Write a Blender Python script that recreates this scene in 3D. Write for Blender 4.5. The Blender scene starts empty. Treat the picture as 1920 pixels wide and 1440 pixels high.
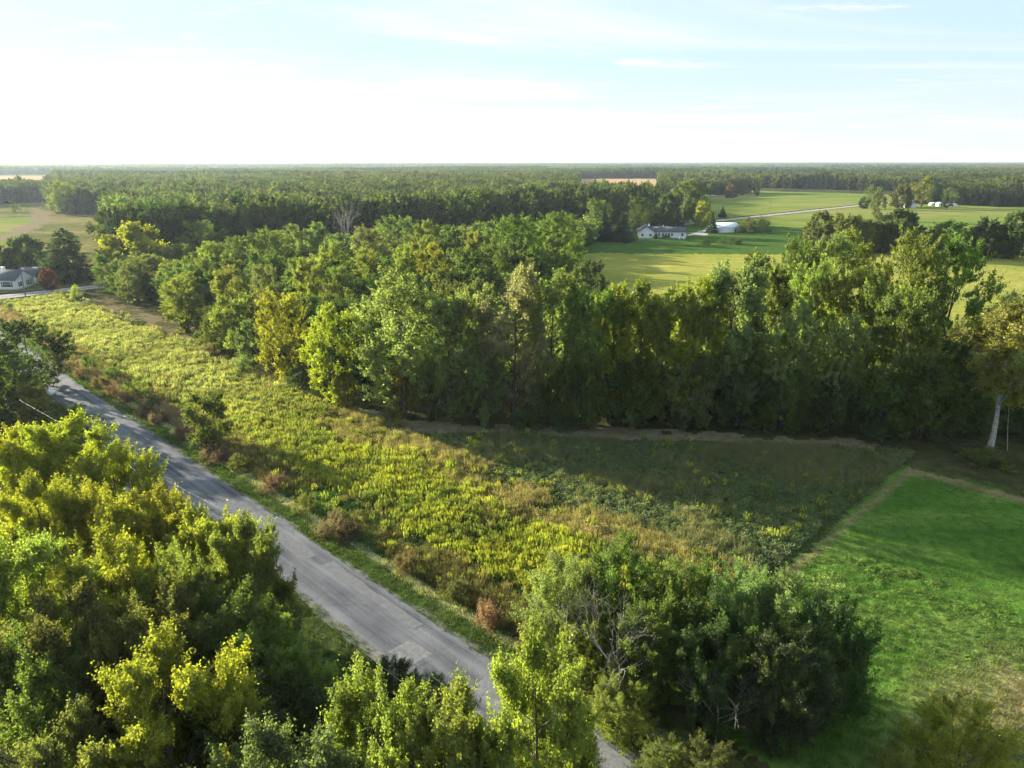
import bpy, math
import numpy as np
from mathutils import Vector

S = bpy.context.scene
C = S.collection
R2 = math.sqrt(2.0)

# ------------------------------------------------------------------ camera, sky, sun, exposure
CAM_H, FPX, PITCH = 36.0, 1371.0, math.radians(16.95)
cd = bpy.data.cameras.new('camera')
cd.sensor_fit = 'HORIZONTAL'
cd.angle = 2 * math.atan(960 / FPX)
cd.clip_start, cd.clip_end = 0.5, 60000
cam = bpy.data.objects.new('camera', cd)
C.objects.link(cam)
cam.location = (0, 0, CAM_H)
cam.rotation_euler = (math.pi / 2 - PITCH, 0, 0)
S.camera = cam

SUN_EL = math.radians(13.4)
SUN_AZ = math.radians(-58.0)          # clockwise from +Y: the sun stands left of the view, a little in front
SUN_DIR = Vector((math.sin(SUN_AZ) * math.cos(SUN_EL), math.cos(SUN_AZ) * math.cos(SUN_EL), math.sin(SUN_EL)))
sd = bpy.data.lights.new('sun', 'SUN')
sd.energy = 4.0
sd.angle = math.radians(0.55)
sd.color = (1.0, 0.93, 0.76)
sun = bpy.data.objects.new('sun', sd)
C.objects.link(sun)
sun.rotation_euler = (-SUN_DIR).to_track_quat('-Z', 'Y').to_euler()

W = bpy.data.worlds.new('World')
S.world = W
W.use_nodes = True
nt = W.node_tree
nt.nodes.clear()
def N(t, tree=None, **kw):
    n = (tree or nt).nodes.new(t)
    for k, v in kw.items():
        setattr(n, k, v)
    return n
L = nt.links.new
sky = N('ShaderNodeTexSky', sky_type='NISHITA', sun_disc=False)
sky.sun_elevation, sky.sun_rotation = SUN_EL, SUN_AZ
sky.air_density, sky.dust_density, sky.ozone_density = 1.0, 0.5, 1.0
tc = N('ShaderNodeTexCoord')
sep = N('ShaderNodeSeparateXYZ'); L(tc.outputs['Generated'], sep.inputs[0])
zz = N('ShaderNodeMath', operation='MAXIMUM'); L(sep.outputs[2], zz.inputs[0]); zz.inputs[1].default_value = 0.0
za = N('ShaderNodeMath', operation='ADD'); L(zz.outputs[0], za.inputs[0]); za.inputs[1].default_value = 0.045
dx = N('ShaderNodeMath', operation='DIVIDE'); L(sep.outputs[0], dx.inputs[0]); L(za.outputs[0], dx.inputs[1])
dy = N('ShaderNodeMath', operation='DIVIDE'); L(sep.outputs[1], dy.inputs[0]); L(za.outputs[0], dy.inputs[1])
cb = N('ShaderNodeCombineXYZ'); L(dx.outputs[0], cb.inputs[0]); L(dy.outputs[0], cb.inputs[1])
def cloud(scale, sx, sy, rot, lo, hi, detail=7.0, rough=0.55, dist=0.6):
    m = N('ShaderNodeMapping'); L(cb.outputs[0], m.inputs[0])
    m.inputs['Scale'].default_value = (sx, sy, 1); m.inputs['Rotation'].default_value = (0, 0, rot)
    n = N('ShaderNodeTexNoise'); L(m.outputs[0], n.inputs['Vector'])
    n.inputs['Scale'].default_value = scale; n.inputs['Detail'].default_value = detail
    n.inputs['Roughness'].default_value = rough; n.inputs['Distortion'].default_value = dist
    r = N('ShaderNodeMapRange', interpolation_type='SMOOTHSTEP'); L(n.outputs[0], r.inputs[0])
    r.inputs[1].default_value, r.inputs[2].default_value = lo, hi
    return r.outputs[0]
c1 = cloud(0.42, 0.42, 1.0, 0.22, 0.46, 0.78, detail=8, rough=0.6, dist=0.9)          # thin streaks
c2 = cloud(1.3, 0.5, 1.0, 0.05, 0.57, 0.70, detail=8, rough=0.62, dist=0.4)           # small puffs
cm = N('ShaderNodeMath', operation='MAXIMUM'); L(c1, cm.inputs[0]); L(c2, cm.inputs[1])
sg = N('ShaderNodeGamma'); L(sky.outputs[0], sg.inputs[0]); sg.inputs[1].default_value = 0.16       # compresses the sky's brightness range, lifting the fill light
tn = N('ShaderNodeVectorMath', operation='MULTIPLY'); L(sg.outputs[0], tn.inputs[0]); tn.inputs[1].default_value = (0.80, 1.0, 1.20)
lum = N('ShaderNodeRGBToBW'); L(sg.outputs[0], lum.inputs[0])
vl = N('ShaderNodeVectorMath', operation='SCALE'); vl.inputs[0].default_value = (0.74, 0.99, 1.18); L(lum.outputs[0], vl.inputs['Scale'])
m0 = N('ShaderNodeMix', data_type='RGBA'); m0.inputs[0].default_value = 0.55; L(tn.outputs[0], m0.inputs[6]); L(vl.outputs[0], m0.inputs[7])
cl_ = N('ShaderNodeVectorMath', operation='SCALE'); cl_.inputs[0].default_value = (1.0, 0.99, 0.98); L(lum.outputs[0], cl_.inputs['Scale'])
cl2 = N('ShaderNodeVectorMath', operation='SCALE'); L(cl_.outputs[0], cl2.inputs[0]); cl2.inputs['Scale'].default_value = 1.3
cf = N('ShaderNodeMath', operation='MULTIPLY'); L(cm.outputs[0], cf.inputs[0]); cf.inputs[1].default_value = 0.9
hf = N('ShaderNodeMapRange', interpolation_type='SMOOTHSTEP'); L(sep.outputs[2], hf.inputs[0]); hf.inputs[1].default_value = 0.005; hf.inputs[2].default_value = 0.05
cf2 = N('ShaderNodeMath', operation='MULTIPLY'); L(cf.outputs[0], cf2.inputs[0]); L(hf.outputs[0], cf2.inputs[1])
hz_ = N('ShaderNodeMapRange', interpolation_type='SMOOTHSTEP'); L(sep.outputs[2], hz_.inputs[0]); hz_.inputs[1].default_value = 0.0; hz_.inputs[2].default_value = 0.13; hz_.inputs[3].default_value = 0.8; hz_.inputs[4].default_value = 0.0
hm = N('ShaderNodeMix', data_type='RGBA'); L(hz_.outputs[0], hm.inputs[0]); L(m0.outputs[2], hm.inputs[6]); L(cl_.outputs[0], hm.inputs[7])
mx = N('ShaderNodeMix', data_type='RGBA'); L(cf2.outputs[0], mx.inputs[0]); L(hm.outputs[2], mx.inputs[6]); L(cl2.outputs[0], mx.inputs[7])
bg = N('ShaderNodeBackground'); L(mx.outputs[2], bg.inputs[0]); bg.inputs[1].default_value = 0.15
ow = N('ShaderNodeOutputWorld'); L(bg.outputs[0], ow.inputs[0])

vs = S.view_settings
vs.view_transform = 'Standard'; vs.look = 'None'; vs.gamma = 1.0; vs.use_curve_mapping = False
vs.exposure = 2.3
cy = S.cycles
cy.max_bounces = 4; cy.diffuse_bounces = 3; cy.glossy_bounces = 1; cy.transmission_bounces = 2
cy.transparent_max_bounces = 4; cy.volume_bounces = 0
cy.use_denoising = True; cy.denoising_prefilter = 'ACCURATE'; cy.denoising_input_passes = 'RGB_ALBEDO_NORMAL'
cy.use_adaptive_sampling = True; cy.adaptive_threshold = 0.02
cy.sample_clamp_indirect = 6.0
cy.caustics_reflective = cy.caustics_refractive = False

# ------------------------------------------------------------------ helpers
def gp(px, py, z=0.0):
    """the point at height z that stands behind pixel (px, py) of the 1920 x 1440 photograph"""
    x = (px - 960) / FPX; y = (720 - py) / FPX
    d1 = math.cos(PITCH) + y * math.sin(PITCH); d2 = -math.sin(PITCH) + y * math.cos(PITCH)
    t = (z - CAM_H) / d2
    return x * t, d1 * t
def pix(X, Y, Z):
    f = Y * math.cos(PITCH) - (Z - CAM_H) * math.sin(PITCH)
    up = Y * math.sin(PITCH) + (Z - CAM_H) * math.cos(PITCH)
    return 960 + FPX * X / f, 720 - FPX * up / f
def uv(u, v):                      # u runs along the road away from the camera, v across it
    return (v - u) / R2, (u + v) / R2
def inpoly(P, X, Y):
    X = np.asarray(X, float); Y = np.asarray(Y, float); r = np.zeros(X.shape, bool)
    n = len(P)
    for i in range(n):
        x0, y0 = P[i]; x1, y1 = P[(i + 1) % n]
        if y0 == y1: continue
        c = ((Y >= min(y0, y1)) & (Y < max(y0, y1)))
        r ^= c & (X < (x1 - x0) * (Y - y0) / (y1 - y0) + x0)
    return r
_rg = np.random.default_rng(5)
_T = _rg.random((256, 256))
def vnoise(X, Y, s):
    X = np.asarray(X, float) / s + 1000.3; Y = np.asarray(Y, float) / s + 1000.7
    i = np.floor(X).astype(int); j = np.floor(Y).astype(int); a = X - i; b = Y - j
    a = a * a * (3 - 2 * a); b = b * b * (3 - 2 * b)
    g = lambda p, q: _T[p % 256, q % 256]
    return (g(i, j) * (1 - a) + g(i + 1, j) * a) * (1 - b) + (g(i, j + 1) * (1 - a) + g(i + 1, j + 1) * a) * b
def fnoise(X, Y, s):
    return 0.55 * vnoise(X, Y, s) + 0.28 * vnoise(X, Y, s / 2.1) + 0.17 * vnoise(X, Y, s / 4.3)

def mesh_np(name, V, F, tint=None, mat=None, mats=None, mi=None, smooth=False):
    me = bpy.data.meshes.new(name)
    V = np.ascontiguousarray(V, np.float32); F = np.ascontiguousarray(F, np.int32)
    nf, k = F.shape
    me.vertices.add(len(V)); me.vertices.foreach_set('co', V.ravel())
    me.loops.add(nf * k); me.loops.foreach_set('vertex_index', F.ravel())
    me.polygons.add(nf); me.polygons.foreach_set('loop_start', np.arange(0, nf * k, k, dtype=np.int32))
    if mat: me.materials.append(mat)
    for m in mats or (): me.materials.append(m)
    if mi is not None: me.polygons.foreach_set('material_index', np.asarray(mi, np.int32))
    me.update(calc_edges=True)
    if tint is not None:
        a = me.attributes.new('tint', 'FLOAT', 'FACE'); a.data.foreach_set('value', np.ascontiguousarray(tint, np.float32))
    if smooth: me.polygons.foreach_set('use_smooth', np.ones(nf, bool))
    return me
class MB:                          # collects boxes, prisms and tubes as quads
    def __init__(s): s.V = []; s.F = []; s.n = 0
    def add(s, V, F):
        s.V.append(np.asarray(V, float)); s.F.append(np.asarray(F, int) + s.n); s.n += len(V)
    def box(s, x0, x1, y0, y1, z0, z1):
        s.add([(x0, y0, z0), (x1, y0, z0), (x1, y1, z0), (x0, y1, z0), (x0, y0, z1), (x1, y0, z1), (x1, y1, z1), (x0, y1, z1)],
              [(0, 3, 2, 1), (4, 5, 6, 7), (0, 1, 5, 4), (1, 2, 6, 5), (2, 3, 7, 6), (3, 0, 4, 7)])
    def tube(s, P, r, n=5):
        P = np.asarray(P, float); r = np.broadcast_to(np.asarray(r, float), (len(P),))
        T = np.gradient(P, axis=0); T /= np.linalg.norm(T, axis=1)[:, None] + 1e-9
        A = np.cross(T, (0.31, 0.17, 0.93) if abs(T[0][2]) < 0.9 else (1.0, 0.2, 0.05)); A /= np.linalg.norm(A, axis=1)[:, None] + 1e-9
        B = np.cross(T, A)
        th = np.arange(n) * 2 * math.pi / n
        V = P[:, None] + r[:, None, None] * (np.cos(th)[None, :, None] * A[:, None] + np.sin(th)[None, :, None] * B[:, None])
        i = np.arange(len(P) - 1)[:, None] * n; j = np.arange(n)[None]; k = (j + 1) % n
        s.add(V.reshape(-1, 3), np.stack([i + j, i + k, i + n + k, i + n + j], -1).reshape(-1, 4))
    def mesh(s, name, mat=None, smooth=False): return mesh_np(name, np.concatenate(s.V), np.concatenate(s.F), mat=mat, smooth=smooth)
def obj(name, me, parent=None, loc=(0, 0, 0), rz=0.0, scale=(1, 1, 1)):
    o = bpy.data.objects.new(name, me); C.objects.link(o)
    o.location = loc; o.rotation_euler = (0, 0, rz); o.scale = scale
    if parent is not None: o.parent = parent
    return o
def tag(o, label=None, cat=None, group=None, kind=None):
    if label: o['label'] = label
    if cat: o['category'] = cat
    if group: o['group'] = group
    if kind: o['kind'] = kind
    return o

# ------------------------------------------------------------------ materials
def new_mat(name):
    m = bpy.data.materials.new(name); m.use_nodes = True
    m.node_tree.nodes.clear()
    return m, m.node_tree
def ramp_mat(name, stops, scale=1.0, detail=6, rough=0.9, bump=0.0, bscale=None, bdist=0.1, obj_coord=False, stretch=None, scale2=None, spec=0.0):
    """noise-driven colour ramp + noise bump; an optional second, larger noise shifts the ramp"""
    m, t = new_mat(name); l = t.links.new
    co = N('ShaderNodeTexCoord', t) if obj_coord else N('ShaderNodeNewGeometry', t)
    src = co.outputs['Object'] if obj_coord else co.outputs['Position']
    if stretch:
        mp = N('ShaderNodeMapping', t); l(src, mp.inputs[0]); mp.inputs['Rotation'].default_value = (0, 0, stretch[0]); mp.inputs['Scale'].default_value = (stretch[1], stretch[2], 1)
        src = mp.outputs[0]
    n = N('ShaderNodeTexNoise', t); l(src, n.inputs['Vector']); n.inputs['Scale'].default_value = scale; n.inputs['Detail'].default_value = detail
    n.inputs['Roughness'].default_value = 0.65
    fac = n.outputs[0]
    if scale2:
        n2 = N('ShaderNodeTexNoise', t); l(src, n2.inputs['Vector']); n2.inputs['Scale'].default_value = scale2; n2.inputs['Detail'].default_value = 4
        mm = N('ShaderNodeMath', t, operation='MULTIPLY_ADD'); l(n2.outputs[0], mm.inputs[0]); mm.inputs[1].default_value = 1.1; mm.inputs[2].default_value = -0.55
        ad = N('ShaderNodeMath', t, operation='ADD'); l(fac, ad.inputs[0]); l(mm.outputs[0], ad.inputs[1]); fac = ad.outputs[0]
    r = N('ShaderNodeValToRGB', t); l(fac, r.inputs[0])
    e = r.color_ramp.elements
    while len(e) < len(stops): e.new(0.5)
    for k, (p, c) in enumerate(stops): e[k].position = p; e[k].color = (*c, 1)
    b = N('ShaderNodeBsdfPrincipled', t); l(r.outputs[0], b.inputs['Base Color'])
    b.inputs['Roughness'].default_value = rough; b.inputs['Specular IOR Level'].default_value = spec
    if bump:
        bn = N('ShaderNodeTexNoise', t); l(src, bn.inputs['Vector']); bn.inputs['Scale'].default_value = bscale or scale; bn.inputs['Detail'].default_value = 5
        bp = N('ShaderNodeBump', t); l(bn.outputs[0], bp.inputs['Height']); bp.inputs['Strength'].default_value = bump; bp.inputs['Distance'].default_value = bdist
        l(bp.outputs[0], b.inputs['Normal'])
    o = N('ShaderNodeOutputMaterial', t); l(b.outputs[0], o.inputs[0])
    return m
def leaf_mat(name, inst=False, weed=False, transl=0.58):
    m, t = new_mat(name); l = t.links.new
    if inst:
        a = N('ShaderNodeAttribute', t, attribute_type='INSTANCER', attribute_name='tcol'); base = a.outputs['Color']
    else:
        a = N('ShaderNodeObjectInfo', t); base = a.outputs['Color']
    ti = N('ShaderNodeAttribute', t, attribute_type='GEOMETRY', attribute_name='tint')
    if weed:
        mxx = N('ShaderNodeMix', t, data_type='RGBA'); l(ti.outputs['Fac'], mxx.inputs[0]); l(base, mxx.inputs[7]); mxx.inputs[6].default_value = (0.045, 0.078, 0.014, 1)
        col = mxx.outputs[2]
    else:
        mr = N('ShaderNodeMapRange', t); l(ti.outputs['Fac'], mr.inputs[0]); mr.inputs[3].default_value = 0.6; mr.inputs[4].default_value = 1.45
        mu = N('ShaderNodeVectorMath', t, operation='SCALE'); l(base, mu.inputs[0]); l(mr.outputs[0], mu.inputs['Scale'])
        yr = N('ShaderNodeMapRange', t); l(ti.outputs['Fac'], yr.inputs[0]); yr.inputs[1].default_value = 0.72; yr.inputs[2].default_value = 1.0; yr.inputs[4].default_value = 0.3
        mxx = N('ShaderNodeMix', t, data_type='RGBA'); l(yr.outputs[0], mxx.inputs[0]); l(mu.outputs[0], mxx.inputs[6]); mxx.inputs[7].default_value = (0.23, 0.20, 0.03, 1)
        col = mxx.outputs[2]
    d = N('ShaderNodeBsdfDiffuse', t); l(col, d.inputs[0])
    tm = N('ShaderNodeVectorMath', t, operation='MULTIPLY'); l(col, tm.inputs[0]); tm.inputs[1].default_value = (1.7, 1.8, 0.75)
    tr = N('ShaderNodeBsdfTranslucent', t); l(tm.outputs[0], tr.inputs[0])
    ms = N('ShaderNodeMixShader', t); ms.inputs[0].default_value = transl; l(d.outputs[0], ms.inputs[1]); l(tr.outputs[0], ms.inputs[2])
    g = N('ShaderNodeBsdfGlossy', t); g.inputs['Roughness'].default_value = 0.6; g.inputs[0].default_value = (0.9, 0.9, 0.85, 1)
    m2 = N('ShaderNodeMixShader', t); m2.inputs[0].default_value = 0.022; l(ms.outputs[0], m2.inputs[1]); l(g.outputs[0], m2.inputs[2])
    o = N('ShaderNodeOutputMaterial', t); l(m2.outputs[0], o.inputs[0])
    return m
M = {}
M['leaf'] = leaf_mat('leaf')
M['leaf_inst'] = leaf_mat('leaf_inst', True)
M['weed'] = leaf_mat('weed', True, True, 0.35)
M['bark'] = ramp_mat('bark', [(0.3, (0.05, 0.042, 0.034)), (0.7, (0.15, 0.13, 0.11))], 6, bump=0.4, obj_coord=True)
M['pale_bark'] = ramp_mat('pale_bark', [(0.35, (0.20, 0.18, 0.16)), (0.6, (0.46, 0.44, 0.41))], 3, bump=0.2, obj_coord=True)
M['dead_wood'] = ramp_mat('dead_wood', [(0.3, (0.20, 0.18, 0.15)), (0.7, (0.42, 0.38, 0.33))], 5, obj_coord=True)
M['ground'] = ramp_mat('ground', [(0.3, (0.028, 0.034, 0.014)), (0.5, (0.055, 0.056, 0.022)), (0.7, (0.10, 0.085, 0.04))], 0.5, bump=0.6, bscale=2.5, bdist=0.25, scale2=0.03)
M['verge'] = ramp_mat('verge', [(0.3, (0.035, 0.06, 0.012)), (0.5, (0.06, 0.095, 0.02)), (0.72, (0.12, 0.13, 0.04))], 2.2, bump=0.8, bscale=9, bdist=0.06, scale2=0.2)
M['swath'] = ramp_mat('swath', [(0.35, (0.07, 0.09, 0.03)), (0.5, (0.20, 0.20, 0.10)), (0.65, (0.32, 0.30, 0.17))], 1.6, bump=0.8, bscale=7, bdist=0.08)
M['shade_grass'] = ramp_mat('shade_grass', [(0.3, (0.03, 0.045, 0.012)), (0.7, (0.075, 0.085, 0.03))], 1.4, bump=0.7, bscale=6, bdist=0.08)  # darker copy of the verge grass, roadside shade put into the colour
M['hay'] = ramp_mat('hay', [(0.25, (0.19, 0.215, 0.04)), (0.5, (0.27, 0.265, 0.055)), (0.75, (0.38, 0.325, 0.09))], 0.22, bump=0.9, bscale=0.9, bdist=0.35, scale2=0.018, stretch=(0.1, 0.6, 1.0))
M['pasture'] = ramp_mat('pasture', [(0.25, (0.10, 0.17, 0.03)), (0.5, (0.17, 0.205, 0.045)), (0.8, (0.28, 0.225, 0.09))], 0.06, bump=0.4, bscale=0.5, bdist=0.3, scale2=0.012, stretch=(0.6, 0.5, 1.0))
M['tan_field'] = ramp_mat('tan_field', [(0.3, (0.36, 0.22, 0.11)), (0.7, (0.50, 0.32, 0.17))], 0.02)
M['scrub'] = ramp_mat('scrub', [(0.25, (0.06, 0.085, 0.02)), (0.48, (0.15, 0.14, 0.045)), (0.75, (0.27, 0.20, 0.09))], 0.15, bump=0.8, bscale=0.7, bdist=0.5, scale2=0.02)
M['mown'] = ramp_mat('mown', [(0.3, (0.11, 0.10, 0.055)), (0.7, (0.22, 0.185, 0.115))], 0.9, bump=0.6, bscale=4, bdist=0.1)
M['clearing'] = ramp_mat('clearing', [(0.3, (0.06, 0.07, 0.025)), (0.46, (0.12, 0.10, 0.05)), (0.6, (0.20, 0.145, 0.085)), (0.75, (0.13, 0.14, 0.045))], 0.7, bump=0.8, bscale=3, bdist=0.2, scale2=0.12)
M['yard'] = ramp_mat('yard', [(0.3, (0.04, 0.085, 0.018)), (0.7, (0.085, 0.14, 0.03))], 0.3, bump=0.3, bscale=2)
M['gravel'] = ramp_mat('gravel', [(0.3, (0.30, 0.28, 0.25)), (0.7, (0.46, 0.43, 0.40))], 1.2, bump=0.3, bscale=12, bdist=0.03)
M['dirt'] = ramp_mat('dirt', [(0.3, (0.16, 0.12, 0.07)), (0.7, (0.26, 0.20, 0.12))], 0.7)
def flat(name, c, rough=0.6, metal=0.0, scale=3.0, var=0.12):
    return ramp_mat(name, [(0.3, tuple(x * (1 - var) for x in c)), (0.7, tuple(min(1, x * (1 + var)) for x in c))], scale, 4, rough, obj_coord=True, spec=0.4)
M['white_siding'] = flat('white_siding', (0.74, 0.75, 0.76), 0.55, var=0.05)
M['white_metal'] = flat('white_metal', (0.78, 0.79, 0.80), 0.4, var=0.04)
M['shingle'] = flat('shingle', (0.085, 0.09, 0.105), 0.85, scale=8, var=0.25)
M['glass'] = flat('glass', (0.035, 0.042, 0.05), 0.12)
M['trim'] = flat('trim', (0.8, 0.8, 0.8), 0.5, var=0.03)
M['shutter'] = flat('shutter', (0.045, 0.05, 0.055), 0.6)
M['black'] = flat('black', (0.015, 0.015, 0.017), 0.45)
M['pole_wood'] = flat('pole_wood', (0.17, 0.13, 0.10), 0.9, var=0.3)
M['red_paint'] = flat('red_paint', (0.35, 0.05, 0.04), 0.5)
M['wire'] = flat('wire', (0.62, 0.61, 0.60), 0.35, var=0.05)
M['car_white'] = flat('car_white', (0.75, 0.76, 0.78), 0.25, var=0.02)
M['shoulder'] = ramp_mat('shoulder', [(0.3, (0.09, 0.09, 0.065)), (0.65, (0.22, 0.205, 0.18))], 1.5, bump=0.5, bscale=14, bdist=0.04)
M['concrete'] = ramp_mat('concrete', [(0.3, (0.36, 0.34, 0.32)), (0.7, (0.52, 0.50, 0.47))], 1.1, bump=0.2, bscale=20, bdist=0.02)
M['patch_asphalt'] = ramp_mat('patch_asphalt', [(0.3, (0.13, 0.13, 0.135)), (0.7, (0.19, 0.185, 0.185))], 2.0, bump=0.3, bscale=25, bdist=0.02)

def road_mat():
    m, t = new_mat('asphalt'); l = t.links.new
    g = N('ShaderNodeNewGeometry', t)
    mp = N('ShaderNodeMapping', t); l(g.outputs['Position'], mp.inputs[0]); mp.inputs['Rotation'].default_value = (0, 0, -math.pi / 4 * 3)   # x along the road
    sp = N('ShaderNodeSeparateXYZ', t); l(mp.outputs[0], sp.inputs[0])
    st = N('ShaderNodeMapping', t); l(mp.outputs[0], st.inputs[0]); st.inputs['Scale'].default_value = (0.035, 1.1, 1)
    n1 = N('ShaderNodeTexNoise', t); l(st.outputs[0], n1.inputs['Vector']); n1.inputs['Scale'].default_value = 1.0; n1.inputs['Detail'].default_value = 5   # wheel streaks
    n2 = N('ShaderNodeTexNoise', t); l(mp.outputs[0], n2.inputs['Vector']); n2.inputs['Scale'].default_value = 0.22; n2.inputs['Detail'].default_value = 5
    n3 = N('ShaderNodeTexNoise', t); l(mp.outputs[0], n3.inputs['Vector']); n3.inputs['Scale'].default_value = 14; n3.inputs['Detail'].default_value = 3
    n1s = N('ShaderNodeMath', t, operation='MULTIPLY_ADD'); l(n1.outputs[0], n1s.inputs[0]); n1s.inputs[1].default_value = 1.7; n1s.inputs[2].default_value = -0.35
    a = N('ShaderNodeMath', t, operation='ADD'); l(n1s.outputs[0], a.inputs[0]); l(n2.outputs[0], a.inputs[1])
    b = N('ShaderNodeMath', t, operation='MULTIPLY_ADD'); l(n3.outputs[0], b.inputs[0]); b.inputs[1].default_value = 0.5; l(a.outputs[0], b.inputs[2])
    r = N('ShaderNodeValToRGB', t); l(b.outputs[0], r.inputs[0]); e = r.color_ramp.elements
    mrn = N('ShaderNodeMapRange', t); l(b.outputs[0], mrn.inputs[0]); mrn.inputs[1].default_value = 0.8; mrn.inputs[2].default_value = 1.7; l(mrn.outputs[0], r.inputs[0])
    e[0].position = 0.15; e[0].color = (0.052, 0.055, 0.067, 1); e[1].position = 0.9; e[1].color = (0.175, 0.175, 0.185, 1)
    wn = N('ShaderNodeTexNoise', t); l(mp.outputs[0], wn.inputs['Vector']); wn.inputs['Scale'].default_value = 0.9; wn.inputs['Detail'].default_value = 4
    wv = N('ShaderNodeVectorMath', t, operation='MULTIPLY_ADD'); l(wn.outputs['Color'], wv.inputs[0]); wv.inputs[1].default_value = (1.6, 1.6, 0); l(mp.outputs[0], wv.inputs[2])
    vo = N('ShaderNodeTexVoronoi', t, feature='DISTANCE_TO_EDGE'); l(wv.outputs[0], vo.inputs['Vector']); vo.inputs['Scale'].default_value = 0.38
    ck = N('ShaderNodeMapRange', t); l(vo.outputs['Distance'], ck.inputs[0]); ck.inputs[1].default_value = 0.004; ck.inputs[2].default_value = 0.012; ck.inputs[3].default_value = 0.72; ck.inputs[4].default_value = 1.0
    cmul = N('ShaderNodeVectorMath', t, operation='SCALE'); l(r.outputs[0], cmul.inputs[0]); l(ck.outputs[0], cmul.inputs['Scale'])
    p = N('ShaderNodeBsdfPrincipled', t); l(cmul.outputs[0], p.inputs['Base Color']); p.inputs['Roughness'].default_value = 0.9; p.inputs['Specular IOR Level'].default_value = 0.15
    bp = N('ShaderNodeBump', t); l(n3.outputs[0], bp.inputs['Height']); bp.inputs['Strength'].default_value = 0.25; bp.inputs['Distance'].default_value = 0.02; l(bp.outputs[0], p.inputs['Normal'])
    o = N('ShaderNodeOutputMaterial', t); l(p.outputs[0], o.inputs[0])
    return m
M['asphalt'] = road_mat()

def lawn_mat():
    m, t = new_mat('lawn'); l = t.links.new
    g = N('ShaderNodeNewGeometry', t)
    n = N('ShaderNodeTexNoise', t); l(g.outputs['Position'], n.inputs['Vector']); n.inputs['Scale'].default_value = 0.9; n.inputs['Detail'].default_value = 7; n.inputs['Roughness'].default_value = 0.7
    mp = N('ShaderNodeMapping', t); l(g.outputs['Position'], mp.inputs[0]); mp.inputs['Rotation'].default_value = (0, 0, 0.35); mp.inputs['Scale'].default_value = (0.05, 0.22, 1)
    n2 = N('ShaderNodeTexNoise', t); l(mp.outputs[0], n2.inputs['Vector']); n2.inputs['Scale'].default_value = 1.0; n2.inputs['Detail'].default_value = 3
    mm = N('ShaderNodeMath', t, operation='MULTIPLY_ADD'); l(n2.outputs[0], mm.inputs[0]); mm.inputs[1].default_value = 1.5; mm.inputs[2].default_value = -0.75
    ad = N('ShaderNodeMath', t, operation='ADD'); l(n.outputs[0], ad.inputs[0]); l(mm.outputs[0], ad.inputs[1])
    r = N('ShaderNodeValToRGB', t); l(ad.outputs[0], r.inputs[0]); e = r.color_ramp.elements; e.new(0.5)
    for k, (pp, c) in enumerate([(0.22, (0.055, 0.13, 0.018)), (0.5, (0.095, 0.185, 0.027)), (0.8, (0.18, 0.23, 0.05))]): e[k].position = pp; e[k].color = (*c, 1)
    dr = N('ShaderNodeAttribute', t, attribute_type='GEOMETRY', attribute_name='dry')
    r2 = N('ShaderNodeValToRGB', t); l(n.outputs[0], r2.inputs[0]); e = r2.color_ramp.elements; e[0].position = 0.35; e[0].color = (0.12, 0.12, 0.035, 1); e[1].position = 0.65; e[1].color = (0.36, 0.27, 0.16, 1)
    mx_ = N('ShaderNodeMix', t, data_type='RGBA'); l(dr.outputs['Fac'], mx_.inputs[0]); l(r.outputs[0], mx_.inputs[6]); l(r2.outputs[0], mx_.inputs[7])
    b = N('ShaderNodeBsdfPrincipled', t); l(mx_.outputs[2], b.inputs['Base Color']); b.inputs['Roughness'].default_value = 1.0; b.inputs['Specular IOR Level'].default_value = 0.0
    bn = N('ShaderNodeTexNoise', t); l(g.outputs['Position'], bn.inputs['Vector']); bn.inputs['Scale'].default_value = 3.0; bn.inputs['Detail'].default_value = 6
    bp = N('ShaderNodeBump', t); l(bn.outputs[0], bp.inputs['Height']); bp.inputs['Strength'].default_value = 0.9; bp.inputs['Distance'].default_value = 0.14; l(bp.outputs[0], b.inputs['Normal'])
    o = N('ShaderNodeOutputMaterial', t); l(b.outputs[0], o.inputs[0])
    return m
M['lawn'] = lawn_mat()

# ------------------------------------------------------------------ ground, fields, roads
def sheet(name, P, z, mat, cell=None, jag=0.0, attr=None):
    """flat sheet over polygon P; with a cell size it is a grid whose outline is roughened by noise"""
    if cell is None:
        P = np.array(P); n = len(P)
        me = bpy.data.meshes.new(name); me.from_pydata([(x, y, z) for x, y in P], [], [tuple(range(n))]); me.update(); me.materials.append(mat)
        if me.polygons[0].normal.z < 0: me.flip_normals()
    else:
        P = np.array(P)
        x = np.arange(P[:, 0].min() - cell, P[:, 0].max() + cell, cell); y = np.arange(P[:, 1].min() - cell, P[:, 1].max() + cell, cell)
        X, Y = np.meshgrid(x, y, indexing='ij'); nx, ny = X.shape
        Xc = X[:-1, :-1] + cell / 2; Yc = Y[:-1, :-1] + cell / 2
        ok = inpoly(P, Xc + (vnoise(Xc, Yc, 1.7) - 0.5) * jag + (vnoise(Xc, Yc, 9) - 0.5) * jag, Yc + (vnoise(Yc, Xc, 1.9) - 0.5) * jag + (vnoise(Yc, Xc, 8) - 0.5) * jag)
        i, j = np.nonzero(ok)
        F = np.stack([i * ny + j, (i + 1) * ny + j, (i + 1) * ny + j + 1, i * ny + j + 1], 1)
        u_, inv = np.unique(F, return_inverse=True)
        V = np.stack([X.ravel()[u_], Y.ravel()[u_], np.full(len(u_), z)], 1)
        me = mesh_np(name, V, inv.reshape(F.shape), mat=mat)
        for an, fn in (attr or {}).items():
            a = me.attributes.new(an, 'FLOAT', 'POINT'); a.data.foreach_set('value', np.ascontiguousarray(fn(V[:, 0], V[:, 1]), np.float32))
    o = obj(name, me)
    o['kind'] = 'structure'
    return o
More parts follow.
